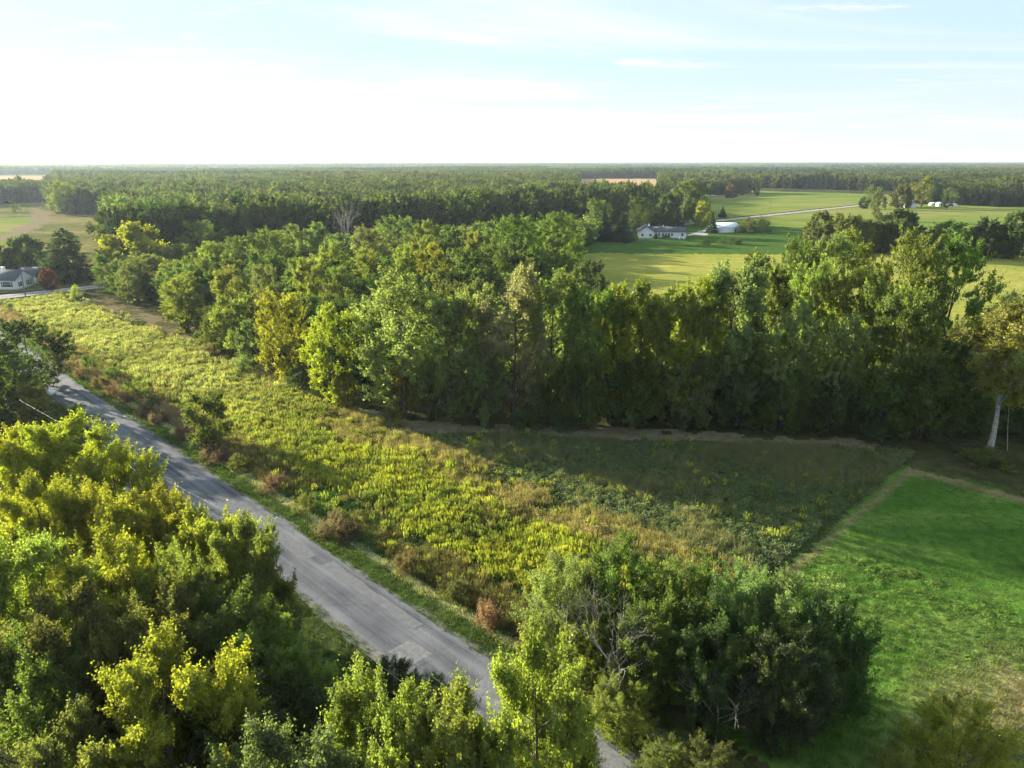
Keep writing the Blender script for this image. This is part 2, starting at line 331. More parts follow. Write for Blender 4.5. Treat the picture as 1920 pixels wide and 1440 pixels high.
def polar_ground():
    r = np.concatenate([[0], np.geomspace(8, 15900, 40)]); n = 96
    th = np.arange(n) * 2 * math.pi / n
    V = np.stack([(r[:, None] * np.cos(th)).ravel(), (r[:, None] * np.sin(th)).ravel(), np.zeros(len(r) * n)], 1)
    i = np.arange(1, len(r) - 1)[:, None] * n; j = np.arange(n)[None]; k = (j + 1) % n
    F = np.stack([i + j, i + n + j, i + n + k, i + k], -1).reshape(-1, 4)
    j = j[0]; k = k[0]; h_ = n // 2
    F0 = np.array([(0, n + a, n + a + 1, n + (a + 2) % n) for a in range(0, n, 2)])
    o = obj('ground', mesh_np('ground', V, np.concatenate([F, F0]), mat=M['ground'])); o['kind'] = 'structure'
polar_ground()
PX = lambda pts: [gp(x, y) for x, y in pts]
UV = lambda pts: [uv(a, b) for a, b in pts]
RV0, RV1 = 26.4, 31.8                 # road edges
road = obj('road', None); C.objects.unlink(road); bpy.data.objects.remove(road)
def strip(name, u0, u1, v0, v1, z, mat, step=1.5, jag=0.25, seed=0):
    n = int((u1 - u0) / step) + 1
    u = np.linspace(u0, u1, n)
    a = v0 + (vnoise(u, u * 0 + seed, 1.3) - 0.5) * jag + (vnoise(u, u * 0 + seed + 50, 7) - 0.5) * jag
    b = v1 + (vnoise(u, u * 0 + seed + 9, 1.2) - 0.5) * jag + (vnoise(u, u * 0 + seed + 70, 6) - 0.5) * jag
    xa, ya = uv(u, a); xb, yb = uv(u, b)
    V = np.concatenate([np.stack([xa, ya, u * 0 + z], 1), np.stack([xb, yb, u * 0 + z], 1)])
    i = np.arange(n - 1)
    o = obj(name, mesh_np(name, V, np.stack([i, i + n, i + n + 1, i + 1], 1)[:, ::-1], mat=mat)); o['kind'] = 'structure'
    return o
strip('grass_verge', -40, 236, RV1 - 0.3, 36.2, 0.012, M['verge'], seed=3)
strip('mown_swath', 5, 160, 33.9, 34.8, 0.02, M['swath'], 0.8, 0.7, seed=8)
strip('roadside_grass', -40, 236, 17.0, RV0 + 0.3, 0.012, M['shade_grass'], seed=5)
road = strip('road', -60, 238.5, RV0, RV1, 0.03, M['asphalt'], 0.4, 0.24, seed=11)
def cross(name, v0, v1, u0, u1, z, mat, jag=0.3, seed=1):
    n = int((v1 - v0) / 3) + 1; v = np.linspace(v0, v1, n)
    a = u0 + (vnoise(v, v * 0 + seed, 4) - 0.5) * jag; b = u1 + (vnoise(v, v * 0 + seed + 9, 4) - 0.5) * jag
    xa, ya = uv(a, v); xb, yb = uv(b, v)
    V = np.concatenate([np.stack([xa, ya, v * 0 + z], 1), np.stack([xb, yb, v * 0 + z], 1)]); i = np.arange(n - 1)
    o = obj(name, mesh_np(name, V, np.stack([i, i + 1, i + n + 1, i + n], 1)[:, ::-1], mat=mat)); o['kind'] = 'structure'
    return o
cross('gravel_road', -120, 1300, 238.6, 245.6, 0.034, M['gravel'], 0.5)
cross('gravel_road_track', -120, 900, 241.4, 242.3, 0.04, M['dirt'], 0.4, 4).parent = None
# repairs in the asphalt
M['light_patch'] = ramp_mat('light_patch', [(0.3, (0.12, 0.12, 0.125)), (0.7, (0.25, 0.245, 0.24))], 2.5, bump=0.3, bscale=18, bdist=0.02)
for k, (u0, u1, v0, v1, mt) in enumerate([(37.8, 40.4, 26.9, 29.1, 'light_patch'), (29.5, 33.0, 28.6, 31.6, 'light_patch'), (20.5, 25.5, 26.8, 31.6, 'light_patch'), (62, 84, 26.55, 27.5, 'light_patch'),
                                       (57, 70, 29.2, 30.6, 'patch_asphalt'), (96, 108, 27.2, 29.4, 'patch_asphalt'), (41.2, 55, 29.9, 31.1, 'patch_asphalt'), (72, 74.5, 27.6, 31.2, 'patch_asphalt'), (118, 121, 26.8, 31.3, 'light_patch')]):
    o = strip('road_patch', u0, u1, v0, v1, 0.036 + 0.001 * k, M[mt], 0.22, 0.34, seed=60 + k); del o['kind']; o.parent = road
for k, (v0, v1) in enumerate(((25.7, RV0 + 0.25), (RV1 - 0.2, 32.15))):
    strip('gravel_shoulder', -40, 237, v0, v1, 0.024, M['shoulder'], 0.5, 0.75, seed=40 + 7 * k)
strip('driveway', 83.5, 89.5, 17.5, RV0 + 0.5, 0.02, M['gravel'], 0.8, 0.9, seed=21)
strip('driveway_turnout', 126, 137, 20.5, RV0 + 0.5, 0.021, M['dirt'], 0.8, 0.9, seed=22)

def dry(X, Y):
    u = (Y - X) / R2; v = (X + Y) / R2
    f = np.clip((67 - v) / 12, 0, 1) * np.clip((12.5 - u) / 9, 0, 1) * 0.95 + np.clip(1.3 - np.abs(v - 92.3) / 1.0, 0, 1) * (u < 24) * 1.1 + np.clip(1.2 - np.abs(u - 23.7) / 0.7, 0, 1) * 0.7
    return np.clip(f * (0.45 + 1.1 * fnoise(X, Y, 3.5)), 0, 1)
sheet('lawn', UV([(24.6, 38), (24.6, 93.4), (5, 94), (-90, 97), (-90, 34), (10, 36)]), 0.016, M['lawn'], 0.5, 1.2, {'dry': dry})
sheet('mown_strip', UV([(24, 92), (30, 100), (84, 57.5), (100, 59.5), (100, 56), (80, 51), (52, 70), (24.5, 88)]), 0.012, M['mown'], 0.7, 3.0)
sheet('mown_clearing', UV([(140, 58), (165, 54.5), (205, 54), (225, 55), (225, 62), (140, 63)]), 0.012, M['clearing'], 0.8, 6.0)
HAY = PX([(1085, 560), (1092, 470), (1160, 462), (1330, 470), (1500, 466), (1760, 468), (2300, 488)]) + [uv(10, 330), uv(15, 190), uv(60, 175), uv(120, 170)]
sheet('hay_field', HAY, 0.010, M['hay'])
sheet('house_yard', PX([(1085, 474), (1085, 430), (1330, 417), (1480, 425), (1520, 440), (1530, 475), (1330, 477)]), 0.014, M['yard'], 1.5, 6)
sheet('pasture', [uv(250, 318), uv(250, 900), uv(700, 900), uv(720, 560)] + PX([(1440, 361), (1325, 367)]), 0.010, M['pasture'])
sheet('roadside_pasture', [uv(236, 395), uv(236, 1000), uv(120, 1000), uv(95, 640), uv(110, 430), uv(150, 400)], 0.010, M['pasture'])
sheet('house_driveway', PX([(1288, 443.5), (1300, 440), (1322, 441.5), (1336, 430), (1340, 420), (1330, 420), (1322, 431), (1300, 436.5), (1287, 440)]), 0.02, M['gravel'], 0.8, 1.5)
OPEN = {}
OPEN['left'] = PX([(-260, 575), (-260, 386), (0, 384), (92, 377), (105, 402), (212, 402), (205, 442), (212, 490), (236, 527)])
OPEN['pasture'] = [uv(246, 318), uv(246, 1000), uv(700, 1000), uv(720, 560)] + PX([(1440, 361), (1322, 366)])
OPEN['tan'] = PX([(1084, 335), (1234, 335), (1240, 384), (1078, 384)])
OPEN['farleft'] = PX([(-300, 329), (100, 330), (140, 337), (98, 344), (88, 371), (-300, 372)])
sheet('scrub_field', OPEN['left'], 0.010, M['scrub'])
sheet('tan_field', OPEN['tan'], 0.010, M['tan_field'])
sheet('far_field', OPEN['farleft'], 0.010, M['pasture'])
sheet('far_tan_field', PX([(-300, 329.5), (100, 330.5), (138, 337), (-300, 338)]), 0.03, M['tan_field'])
sheet('far_track', [uv(262, 12), uv(262, 15)] + PX([(70, 410), (60, 405), (58, 392), (66, 392), (100, 400), (98, 412), (70, 430)]), 0.02, M['dirt'], 1.5, 6)
sheet('green_meadow', PX([(-200, 470), (-200, 420), (20, 408), (68, 408), (62, 425), (40, 445), (0, 462)]), 0.014, M['pasture'])

# ------------------------------------------------------------------ tree kinds
def unit(a): return a / (np.linalg.norm(a, axis=-1, keepdims=True) + 1e-9)
def leaf_quads(P, Nn, Lr, rng, ratio=0.62):
    A = unit(np.cross(Nn, unit(rng.normal(size=P.shape)))); B = np.cross(Nn, A)
    a = A * (Lr[:, None] / 2); b = B * (Lr[:, None] * ratio / 2)
    V = np.stack([P - a, P + b, P + a, P - b], 1).reshape(-1, 3)
    return V, np.arange(len(P) * 4).reshape(-1, 4)
def make_tree(name, seed, H, R, base, peak=0.8, q=0.7, nlobe=18, ntip=160, nleaf=100, leaf=0.3, plume=0.9, spread=0.5, twigs=0.0, bark='bark', leafmat='leaf', lobe=(0.28, 0.44), limbs=True, sides=5, trunk_r=0.017):
    rng = np.random.default_rng(seed)
    zb = H * base
    prof = lambda t: np.sin(math.pi * np.clip(t, 0.02, 0.985) ** peak) ** q
    t = (np.arange(nlobe) + rng.uniform(0, 1, nlobe)) / nlobe
    t = np.sort(t) * 0.95 + 0.02
    ang = np.arange(nlobe) * 2.39996 + rng.normal(0, 0.35, nlobe) + rng.uniform(0, 6)
    rr = R * prof(t) * rng.uniform(0.5, 0.92, nlobe)
    Lc = np.stack([rr * np.cos(ang), rr * np.sin(ang), zb + (H - zb) * t * 0.9], 1)
    lr = R * rng.uniform(*lobe, nlobe) * (0.6 + 0.4 * prof(t))
    ltint = rng.normal(0, 0.13, nlobe)
    k = max(1, ntip // nlobe)
    D = unit(rng.normal(size=(nlobe, k, 3)) + np.array((0, 0, 0.35)))
    tips = Lc[:, None] + D * (lr[:, None] * rng.uniform(0.25, 1.08, (nlobe, k)))[..., None] * np.array((1, 1, 1.12))
    out = unit(Lc * np.array((1, 1, 0)) + 1e-3)
    d = unit(D * 0.5 + out[:, None] * 0.35 + np.array((0, 0, plume)) + rng.normal(0, 0.25, D.shape))
    tips_f = tips.reshape(-1, 3); d_f = d.reshape(-1, 3)
    tt = np.repeat(ltint, k) + rng.normal(0, 0.09, len(tips_f))
    n = len(tips_f)
    m = nleaf
    s = spread * rng.uniform(0.7, 1.3, n)
    al = rng.normal(0, 1, (n, m)) * s[:, None] * (0.8 + 0.5 * plume)
    wdt = (1.0 - 0.28 * np.clip(al / (s[:, None] + 1e-6), -1, 2))       # narrows towards the tip of the spray
    P = tips_f[:, None] + d_f[:, None] * al[..., None] + rng.normal(0, 1, (n, m, 3)) * (s[:, None] * 0.5 * wdt)[..., None]
    Nn = unit(rng.normal(0, 0.75, (n, m, 3)) + np.array((0, 0, 0.2)) + unit(P - np.repeat(np.repeat(Lc, k, 0)[:, None], m, 1)) * 0.45 + unit(P - np.array((0, 0, zb + (H - zb) * 0.4))) * 0.3)
    P = P.reshape(-1, 3); Nn = Nn.reshape(-1, 3)
    tint = np.clip(0.45 + np.repeat(tt, m) + rng.normal(0, 0.16, n * m), 0, 1)
    keep = P[:, 2] > 0.15
    P, Nn, tint = P[keep], Nn[keep], tint[keep]
    V, F = leaf_quads(P, Nn, leaf * rng.uniform(0.65, 1.3, len(P)), rng)
    crown = mesh_np(name + '_crown', V, F, tint, M[leafmat])
    mb = MB(); top = H * 0.8
    zt = np.linspace(-0.2, top, 7); bend = rng.normal(0, 0.018 * H, (7, 2)) * (zt[:, None] / H); bend = np.cumsum(bend, 0) * 0.6
    tp = np.stack([bend[:, 0], bend[:, 1], zt], 1)
    r0 = H * trunk_r
    mb.tube(tp, r0 * (1 - 0.86 * (np.clip(zt, 0, None) / top)) * np.array([1.25] + [1] * 6), sides + 1)
    if limbs:
        for c_, lr_ in zip(Lc, lr):
            z0 = np.clip(c_[2] - rng.uniform(0.9, 1.6) * math.hypot(c_[0], c_[1]) * 0.8 - 0.3, zb * 0.6 + 0.2, top * 0.97)
            p0 = np.array([np.interp(z0, zt, tp[:, 0]), np.interp(z0, zt, tp[:, 1]), z0])
            mid = p0 * 0.45 + c_ * 0.55 + np.array((0, 0, -0.12 * (c_[2] - z0)))
            rb = r0 * 0.42 * (1 - z0 / H)
            mb.tube([p0, mid, c_], [rb, rb * 0.65, rb * 0.22 + 0.012], max(4, sides - 1))
    if twigs:
        for i in range(nlobe):
            for j in range(k):
                if rng.random() < twigs:
                    e = tips[i, j] + d[i, j] * spread * 0.9
                    mb.tube([Lc[i], (Lc[i] + tips[i, j]) / 2 + rng.normal(0, 0.1, 3), e], [0.035, 0.022, 0.009], 3)
    trunk = mb.mesh(name + '_trunk', M[bark], smooth=True)
    rad = np.percentile(np.hypot(P[:, 0], P[:, 1]), 97)
    return dict(trunk=trunk, crown=crown, H=float(np.percentile(P[:, 2], 99.7)), D=float(2 * rad))
def make_conifer(name, seed, H, R, nl=28, leaf=0.42, per=62, leafmat='leaf', droop=0.25, power=0.85):
    rng = np.random.default_rng(seed)
    P = []; Nn = []; mb = MB(); mb.tube([(0, 0, -0.2), (0, 0, H * 0.5), (0, 0, H * 0.97)], [H * 0.016, H * 0.01, 0.02], 6)
    for i in range(nl):
        t = i / (nl - 1); z = H * (0.05 + 0.93 * t); rl = R * (1 - t) ** power * rng.uniform(0.85, 1.1) + 0.12
        nb = int(6 + 10 * (1 - t))
        for b in range(nb):
            a = rng.uniform(0, 2 * math.pi); le = rl * rng.uniform(0.7, 1.12)
            dirv = np.array((math.cos(a), math.sin(a), 0))
            m = int(per * (0.3 + 0.7 * (1 - t)))
            s = rng.uniform(0.15, 1, m) ** 0.7
            p = dirv * (le * s)[:, None]; p[:, 2] = z - droop * le * s ** 1.4 + 0.12 * le * s ** 3
            p += rng.normal(0, 0.13 * (0.6 + rl * 0.15), (m, 3))
            P.append(p); Nn.append(unit(rng.normal(0, 0.8, (m, 3)) + np.array((0, 0, 0.6)) + dirv * 0.3))
            if b % 3 == 0: mb.tube([(0, 0, z), dirv * le * 0.7 + np.array((0, 0, z - droop * le * 0.6))], [0.04, 0.012], 3)
    P = np.concatenate(P); Nn = np.concatenate(Nn)
    keep = P[:, 2] > 0.1; P, Nn = P[keep], Nn[keep]
    V, F = leaf_quads(P, Nn, leaf * rng.uniform(0.7, 1.3, len(P)), rng, 0.45)
    crown = mesh_np(name + '_crown', V, F, np.clip(rng.normal(0.42, 0.14, len(P)), 0, 0.75), M[leafmat])
    return dict(trunk=mb.mesh(name + '_trunk', M['bark'], True), crown=crown, H=float(P[:, 2].max()), D=float(2 * np.percentile(np.hypot(P[:, 0], P[:, 1]), 98)))
def branch(mb, rng, p, d, le, r, depth, up=0.18, kink=0.28, minr=0.006):
    pts = [p]; n = 4
    for i in range(n):
        d = unit(d + rng.normal(0, kink * 0.5, 3) + np.array((0, 0, up * 0.5)))
        pts.append(pts[-1] + d * le / n)
    mb.tube(pts, np.linspace(r, max(r * 0.5, minr), n + 1), 5 if depth > 2 else 3)
    if depth == 0: return
    for k in range(rng.integers(2, 4)):
        i = rng.integers(2, n + 1) if k else n
        branch(mb, rng, pts[i], unit(d + rng.normal(0, 0.55, 3)), le * rng.uniform(0.55, 0.8), max(r * 0.52, minr), depth - 1, up, kink, minr)
def make_bare(name, seed, H, nb=6, depth=4, lean=0.5, r=0.11, first=0.25):
    rng = np.random.default_rng(seed); mb = MB()
    mb.tube([(0, 0, -0.2), (0.05, 0, H * 0.3), (0.02, 0.1, H * 0.55)], [r * 1.3, r, r * 0.6], 7)
    for i in range(nb):
        a = i * 2.4 + rng.uniform(0, 0.6); z = H * rng.uniform(first, 0.55)
        branch(mb, rng, np.array((0.03, 0.03, z)), unit(np.array((math.cos(a) * lean, math.sin(a) * lean, rng.uniform(0.5, 1.0)))), H * rng.uniform(0.26, 0.36), r * 0.6, depth)
    return mb.mesh(name, M['dead_wood'], True)

K = {}
# near trees, leaf by leaf
for i, (sd_, pk, q_, pl) in enumerate([(11, 0.95, 0.5, 0.45), (12, 1.1, 0.55, 0.55), (13, 0.9, 0.5, 0.35), (14, 1.2, 0.6, 0.5)]):
    K['near%d' % i] = make_tree('near%d' % i, sd_, 14, 5.2, 0.16, pk, q_, 25, 640, 165, 0.155, pl, 0.30, 0.55, lobe=(0.2, 0.36))
for i, (sd_, pk) in enumerate([(21, 0.8), (22, 0.7), (23, 0.9)]):
    K['bush%d' % i] = make_tree('bush%d' % i, sd_, 9, 4.3, 0.05, pk, 0.5, 26, 420, 140, 0.142, 0.6, 0.28, 0.4, lobe=(0.25, 0.4), trunk_r=0.012)
# trees of the grove and the tree lines
for i, (sd_, H_, R_, b_, pk, q_, pl, nl) in enumerate([(31, 18, 6.5, 0.08, 1.0, 0.42, 0.3, 19), (32, 20, 6.0, 0.10, 1.1, 0.42, 0.35, 18), (33, 16, 6.5, 0.05, 0.85, 0.45, 0.3, 19),
                                                  (34, 19, 6.2, 0.10, 1.2, 0.45, 0.3, 17), (35, 15, 5.6, 0.03, 0.9, 0.45, 0.35, 17), (36, 20, 7.0, 0.12, 1.1, 0.5, 0.4, 22), (37, 17, 5.2, 0.06, 1.0, 0.45, 0.45, 16)]):
    K['mid%d' % i] = make_tree('mid%d' % i, sd_, H_, R_, b_, pk, q_, nl - 2, 460, 80, 0.30, pl, 0.38, 0.12, lobe=(0.28, 0.46))
for i, (sd_, pk) in enumerate([(45, 0.8), (46, 0.9)]):
    K['hedge%d' % i] = make_tree('hedge%d' % i, sd_, 14, 7.0, 0.02, pk, 0.42, 24, 480, 70, 0.46, 0.25, 0.5, 0.05, lobe=(0.24, 0.36))
for i, (sd_, pk) in enumerate([(41, 0.75), (42, 0.65)]):
    K['shrub%d' % i] = make_tree('shrub%d' % i, sd_, 4, 2.6, 0.0, pk, 0.45, 14, 110, 60, 0.2, 0.6, 0.3, 0.3, lobe=(0.3, 0.5), trunk_r=0.012)
for i, sd_ in enumerate((51, 52)):
    K['dry%d' % i] = make_tree('dry%d' % i, sd_, 2.2, 1.7, 0.0, 0.6, 0.4, 14, 150, 40, 0.13, 1.6, 0.26, 0.8, lobe=(0.25, 0.45), trunk_r=0.01)
K['cedar0'] = make_conifer('cedar0', 61, 13, 4.2)
K['cedar2'] = make_conifer('cedar2', 64, 13, 4.8, power=0.5, per=80)
K['cedar1'] = make_conifer('cedar1', 62, 14, 3.4, power=0.95)
K['spruce0'] = make_conifer('spruce0', 63, 15, 3.9, power=0.9, droop=0.35)
# far trees
for i, (sd_, H_, R_, pk, q_, pl) in enumerate([(71, 18, 6.0, 0.95, 0.45, 0.3), (72, 19, 5.2, 1.05, 0.5, 0.5), (73, 16, 6.3, 0.9, 0.45, 0.3), (74, 17, 5.6, 1.0, 0.5, 0.4), (75, 20, 5.6, 1.15, 0.5, 0.5)]):
    for nm, lm in (('far%d', 'leaf'), ('farI%d', 'leaf_inst')):
        K[nm % i] = make_tree(nm % i, sd_, H_, R_, 0.06, pk, q_, 18, 108, 28, 0.85, pl, 0.6, leafmat=lm, limbs=False, sides=4, lobe=(0.26, 0.42))
K['farI5'] = make_conifer('farI5', 76, 16, 3.8, 16, 0.8, 9, 'leaf_inst')

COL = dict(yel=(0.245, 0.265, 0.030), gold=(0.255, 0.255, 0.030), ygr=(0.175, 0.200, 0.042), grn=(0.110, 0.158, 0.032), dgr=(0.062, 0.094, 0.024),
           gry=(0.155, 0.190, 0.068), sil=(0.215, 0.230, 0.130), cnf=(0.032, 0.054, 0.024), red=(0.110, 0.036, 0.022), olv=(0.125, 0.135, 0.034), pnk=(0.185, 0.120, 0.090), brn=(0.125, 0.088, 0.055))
rng = np.random.default_rng(99)
def jit(c, a=0.10):
    return tuple(np.clip(np.array(COL[c] if isinstance(c, str) else c) * (1 + rng.normal(0, a) + rng.normal(0, a * 0.5, 3)), 0.004, 0.4))
def place_tree(name, k, x, y, H, Wm, col, label, cat='tree', group=None, bark=None, rz=None):
    kd = K[k]
    root = obj(name, None, None, (x, y, 0), rng.uniform(0, 6.28) if rz is None else rz, (Wm / kd['D'], Wm / kd['D'], H / kd['H']))
    root.empty_display_size = 0.5
    c = (*jit(col), 1)
    for pn in ('trunk', 'crown'):
        p = obj(pn, kd[pn], root); p.color = c
        if pn == 'trunk' and bark:
            p.data = kd[pn].copy(); p.data.materials[0] = M[bark]
    tag(root, label, cat, group)
    return root
def tree_geom(px, top, base=None, H=None, wpx=None):
    if base is not None:
        _, Y = gp(px, base)
        k = (720 - top) / FPX; sp_, cp_ = math.sin(PITCH), math.cos(PITCH)
        H = CAM_H + (k * Y * cp_ - Y * sp_) / (cp_ + k * sp_)
        f = Y * cp_ - (H * 0.6 - CAM_H) * sp_
        X = (px - 960) / FPX * f
    else:
        X, Y = gp(px, top, H); f = Y * math.cos(PITCH) - (H * 0.6 - CAM_H) * math.sin(PITCH)
    return X, Y, H, (wpx or 60) / FPX * f
TAKEN = []
gF_, gM_ = 'trees along the front of the tree line', 'trees inside the grove'
def T(k, px, top, wpx, col, label, base=None, H=None, name='deciduous_tree', cat='tree', group=None, bark=None):
    X, Y, H, Wm = tree_geom(px, top, base, H, wpx)
    if group and group.startswith('yellowing'): Wm = max(Wm * 1.15, (0.60 if px < 560 else 0.44) * H)
    if group in (gF_, gM_): Wm = max(Wm * 1.1, 0.5 * H)
    TAKEN.append((X, Y, H, Wm))
    return place_tree(name, k, X, Y, H, Wm, col, label, cat, group, bark)

# ------------------------------------------------------------------ trees one by one: beside the road, near the camera
g1 = 'yellowing roadside trees near the camera'
for k, px, top, w, H, c, lb in [
    ('near0', 95, 786, 190, 15, 'yel', 'bright yellow-green tree crown rising highest left of the road, beside the two bushy trees'),
    ('near1', 205, 838, 120, 13.5, 'yel', 'yellow-green tree reaching over the grass just before the gravel driveway'),
    ('near2', 5, 800, 150, 14.5, 'gold', 'golden tree cut by the left edge beside the highest roadside crown'),
    ('near3', 60, 905, 170, 14, 'gold', 'golden-leaved tree below the highest roadside crown at the left edge'),
    ('near1', 185, 925, 150, 13.5, 'gold', 'golden-yellow tree directly below the gravel driveway mouth'),
    ('near2', 300, 930, 150, 13, 'gold', 'golden tree with orange tints below the black mailbox'),
    ('near0', 392, 962, 110, 12.5, 'yel', 'yellow tree touching the roadside wire beside its pale fittings'),
    ('near3', 455, 985, 135, 13, 'ygr', 'bright yellow-green tree leaning over the road edge under the wire'),
    ('near0', 40, 1005, 190, 14.5, 'ygr', 'yellow-green tree at the left edge halfway down the roadside clump'),
    ('near2', 190, 1020, 180, 14, 'gold', 'gold and green tree in the middle of the roadside clump'),
    ('near1', 330, 1035, 170, 13, 'ygr', 'dull yellow-green tree behind the leaning roadside tree'),
    ('near3', 110, 1120, 200, 13.5, 'olv', 'olive shaded tree with bare grey limbs at the lower left'),
    ('near1', 275, 1115, 190, 13, 'olv', 'olive shaded tree with pale limbs above the bright yellow lower crown'),
    ('near2', 420, 1115, 170, 12.5, 'grn', 'shaded green tree beside the dark roadside grass'),
    ('near0', 505, 1180, 150, 11.5, 'grn', 'green pointed tree standing on the shaded roadside grass strip'),
    ('near3', 290, 1225, 290, 14, 'yel', 'bright yellow tree crown standing out of the shade at lower left'),
    ('near1', 40, 1215, 200, 12.5, 'grn', 'grey-green shaded tree low at the left edge'),
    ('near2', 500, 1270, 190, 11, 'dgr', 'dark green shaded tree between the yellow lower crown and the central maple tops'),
    ('near1', 700, 1288, 165, 14.5, 'ygr', 'yellow-green tree top at the bottom, first beside the dark roadside bushes'),
    ('near0', 830, 1312, 190, 14.5, 'ygr', 'broad yellow-green tree at the bottom centre before the road'),
    ('near3', 1005, 1212, 185, 16, 'ygr', 'tall yellow-green tree at the bottom hiding the end of the road'),
    ('near2', 1040, 1292, 140, 12, 'ygr', 'yellow-green tree at the bottom beside the pale road gap'),
    ('near0', 520, 1405, 140, 14, 'gry', 'silver-green tree top peeping up at the bottom edge'),
    ('near3', 120, 1370, 220, 12, 'olv', 'brownish olive tree in the shade of the lower left corner')]:
    T(k, px, top, w, c, lb, H=H, group=g1)
g2 = 'dark green trees beside the lawn'
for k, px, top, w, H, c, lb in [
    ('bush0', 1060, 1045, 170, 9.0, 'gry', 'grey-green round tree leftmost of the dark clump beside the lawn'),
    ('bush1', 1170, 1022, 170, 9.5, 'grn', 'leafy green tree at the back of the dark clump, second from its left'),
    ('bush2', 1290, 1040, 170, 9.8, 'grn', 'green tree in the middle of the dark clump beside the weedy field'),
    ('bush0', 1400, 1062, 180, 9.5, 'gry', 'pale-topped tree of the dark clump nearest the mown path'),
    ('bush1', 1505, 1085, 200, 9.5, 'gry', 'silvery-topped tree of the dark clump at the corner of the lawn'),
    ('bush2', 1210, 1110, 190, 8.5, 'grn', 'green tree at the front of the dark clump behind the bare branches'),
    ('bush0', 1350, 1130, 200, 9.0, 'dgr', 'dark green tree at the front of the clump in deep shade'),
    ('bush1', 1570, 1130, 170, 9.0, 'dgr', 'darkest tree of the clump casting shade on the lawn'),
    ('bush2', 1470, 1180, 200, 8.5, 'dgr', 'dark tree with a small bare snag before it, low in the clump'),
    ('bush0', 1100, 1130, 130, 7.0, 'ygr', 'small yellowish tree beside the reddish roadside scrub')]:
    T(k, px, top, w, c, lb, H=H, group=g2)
for k, px, top, w, H, c, lb in [
    ('bush1', 1815, 1330, 190, 5.5, 'yel', 'yellow-green bush on the dry grass at the lower right corner'),  # leaf colour brightened to stand in for sun this bush misses
    ('bush2', 1690, 1400, 80, 4.5, 'ygr', 'small yellow-green bush at the bottom edge beside the dark shade'),
    ('bush0', 735, 1242, 110, 3.6, 'dgr', 'dark green bush at the road edge, further from the road end'),
    ('bush1', 810, 1272, 90, 3.6, 'gry', 'silvery dark green bush at the road edge beside the road end'),
    ('bush2', 1250, 1385, 110, 3.5, 'olv', 'olive bush at the bottom right of the pale road gap'),
    ('bush0', 1330, 1395, 130, 4.0, 'olv', 'brownish-green bush at the bottom between road gap and dark clump'),
    ('bush1', 1165, 1262, 130, 4.6, 'ygr', 'yellowish bush under the bare dead branches'),
    ('shrub0', 325, 950, 70, 2.4, 'ygr', 'low yellowish shrub on the grass below the road edge')]:
    T(k, px, top, w, c, lb, H=H, name='bush', cat='bush')
# left edge, where the road comes out of the trees
for k, px, top, w, H, c, lb, b in [
    ('mid2', 38, 598, 150, 12, 'dgr', 'dark green tree overhanging the far end of the road at the left edge', None),
    ('mid4', -30, 640, 150, 12, 'dgr', 'dark tree cut by the left edge beside the road end', None),
    ('mid6', 55, 715, 60, 7, 'ygr', 'narrow yellowish-green tree before the far road end', None),
    ('mid2', 20, 690, 110, 8, 'grn', 'green bushy tree at the left edge above the golden crowns', None),
    ('mid4', 110, 760, 90, 3.5, 'grn', 'low green thicket on the left road bank above the yellow crowns', None)]:
    T(k, px, top, w, c, lb, H=H, group='trees at the far end of the road')

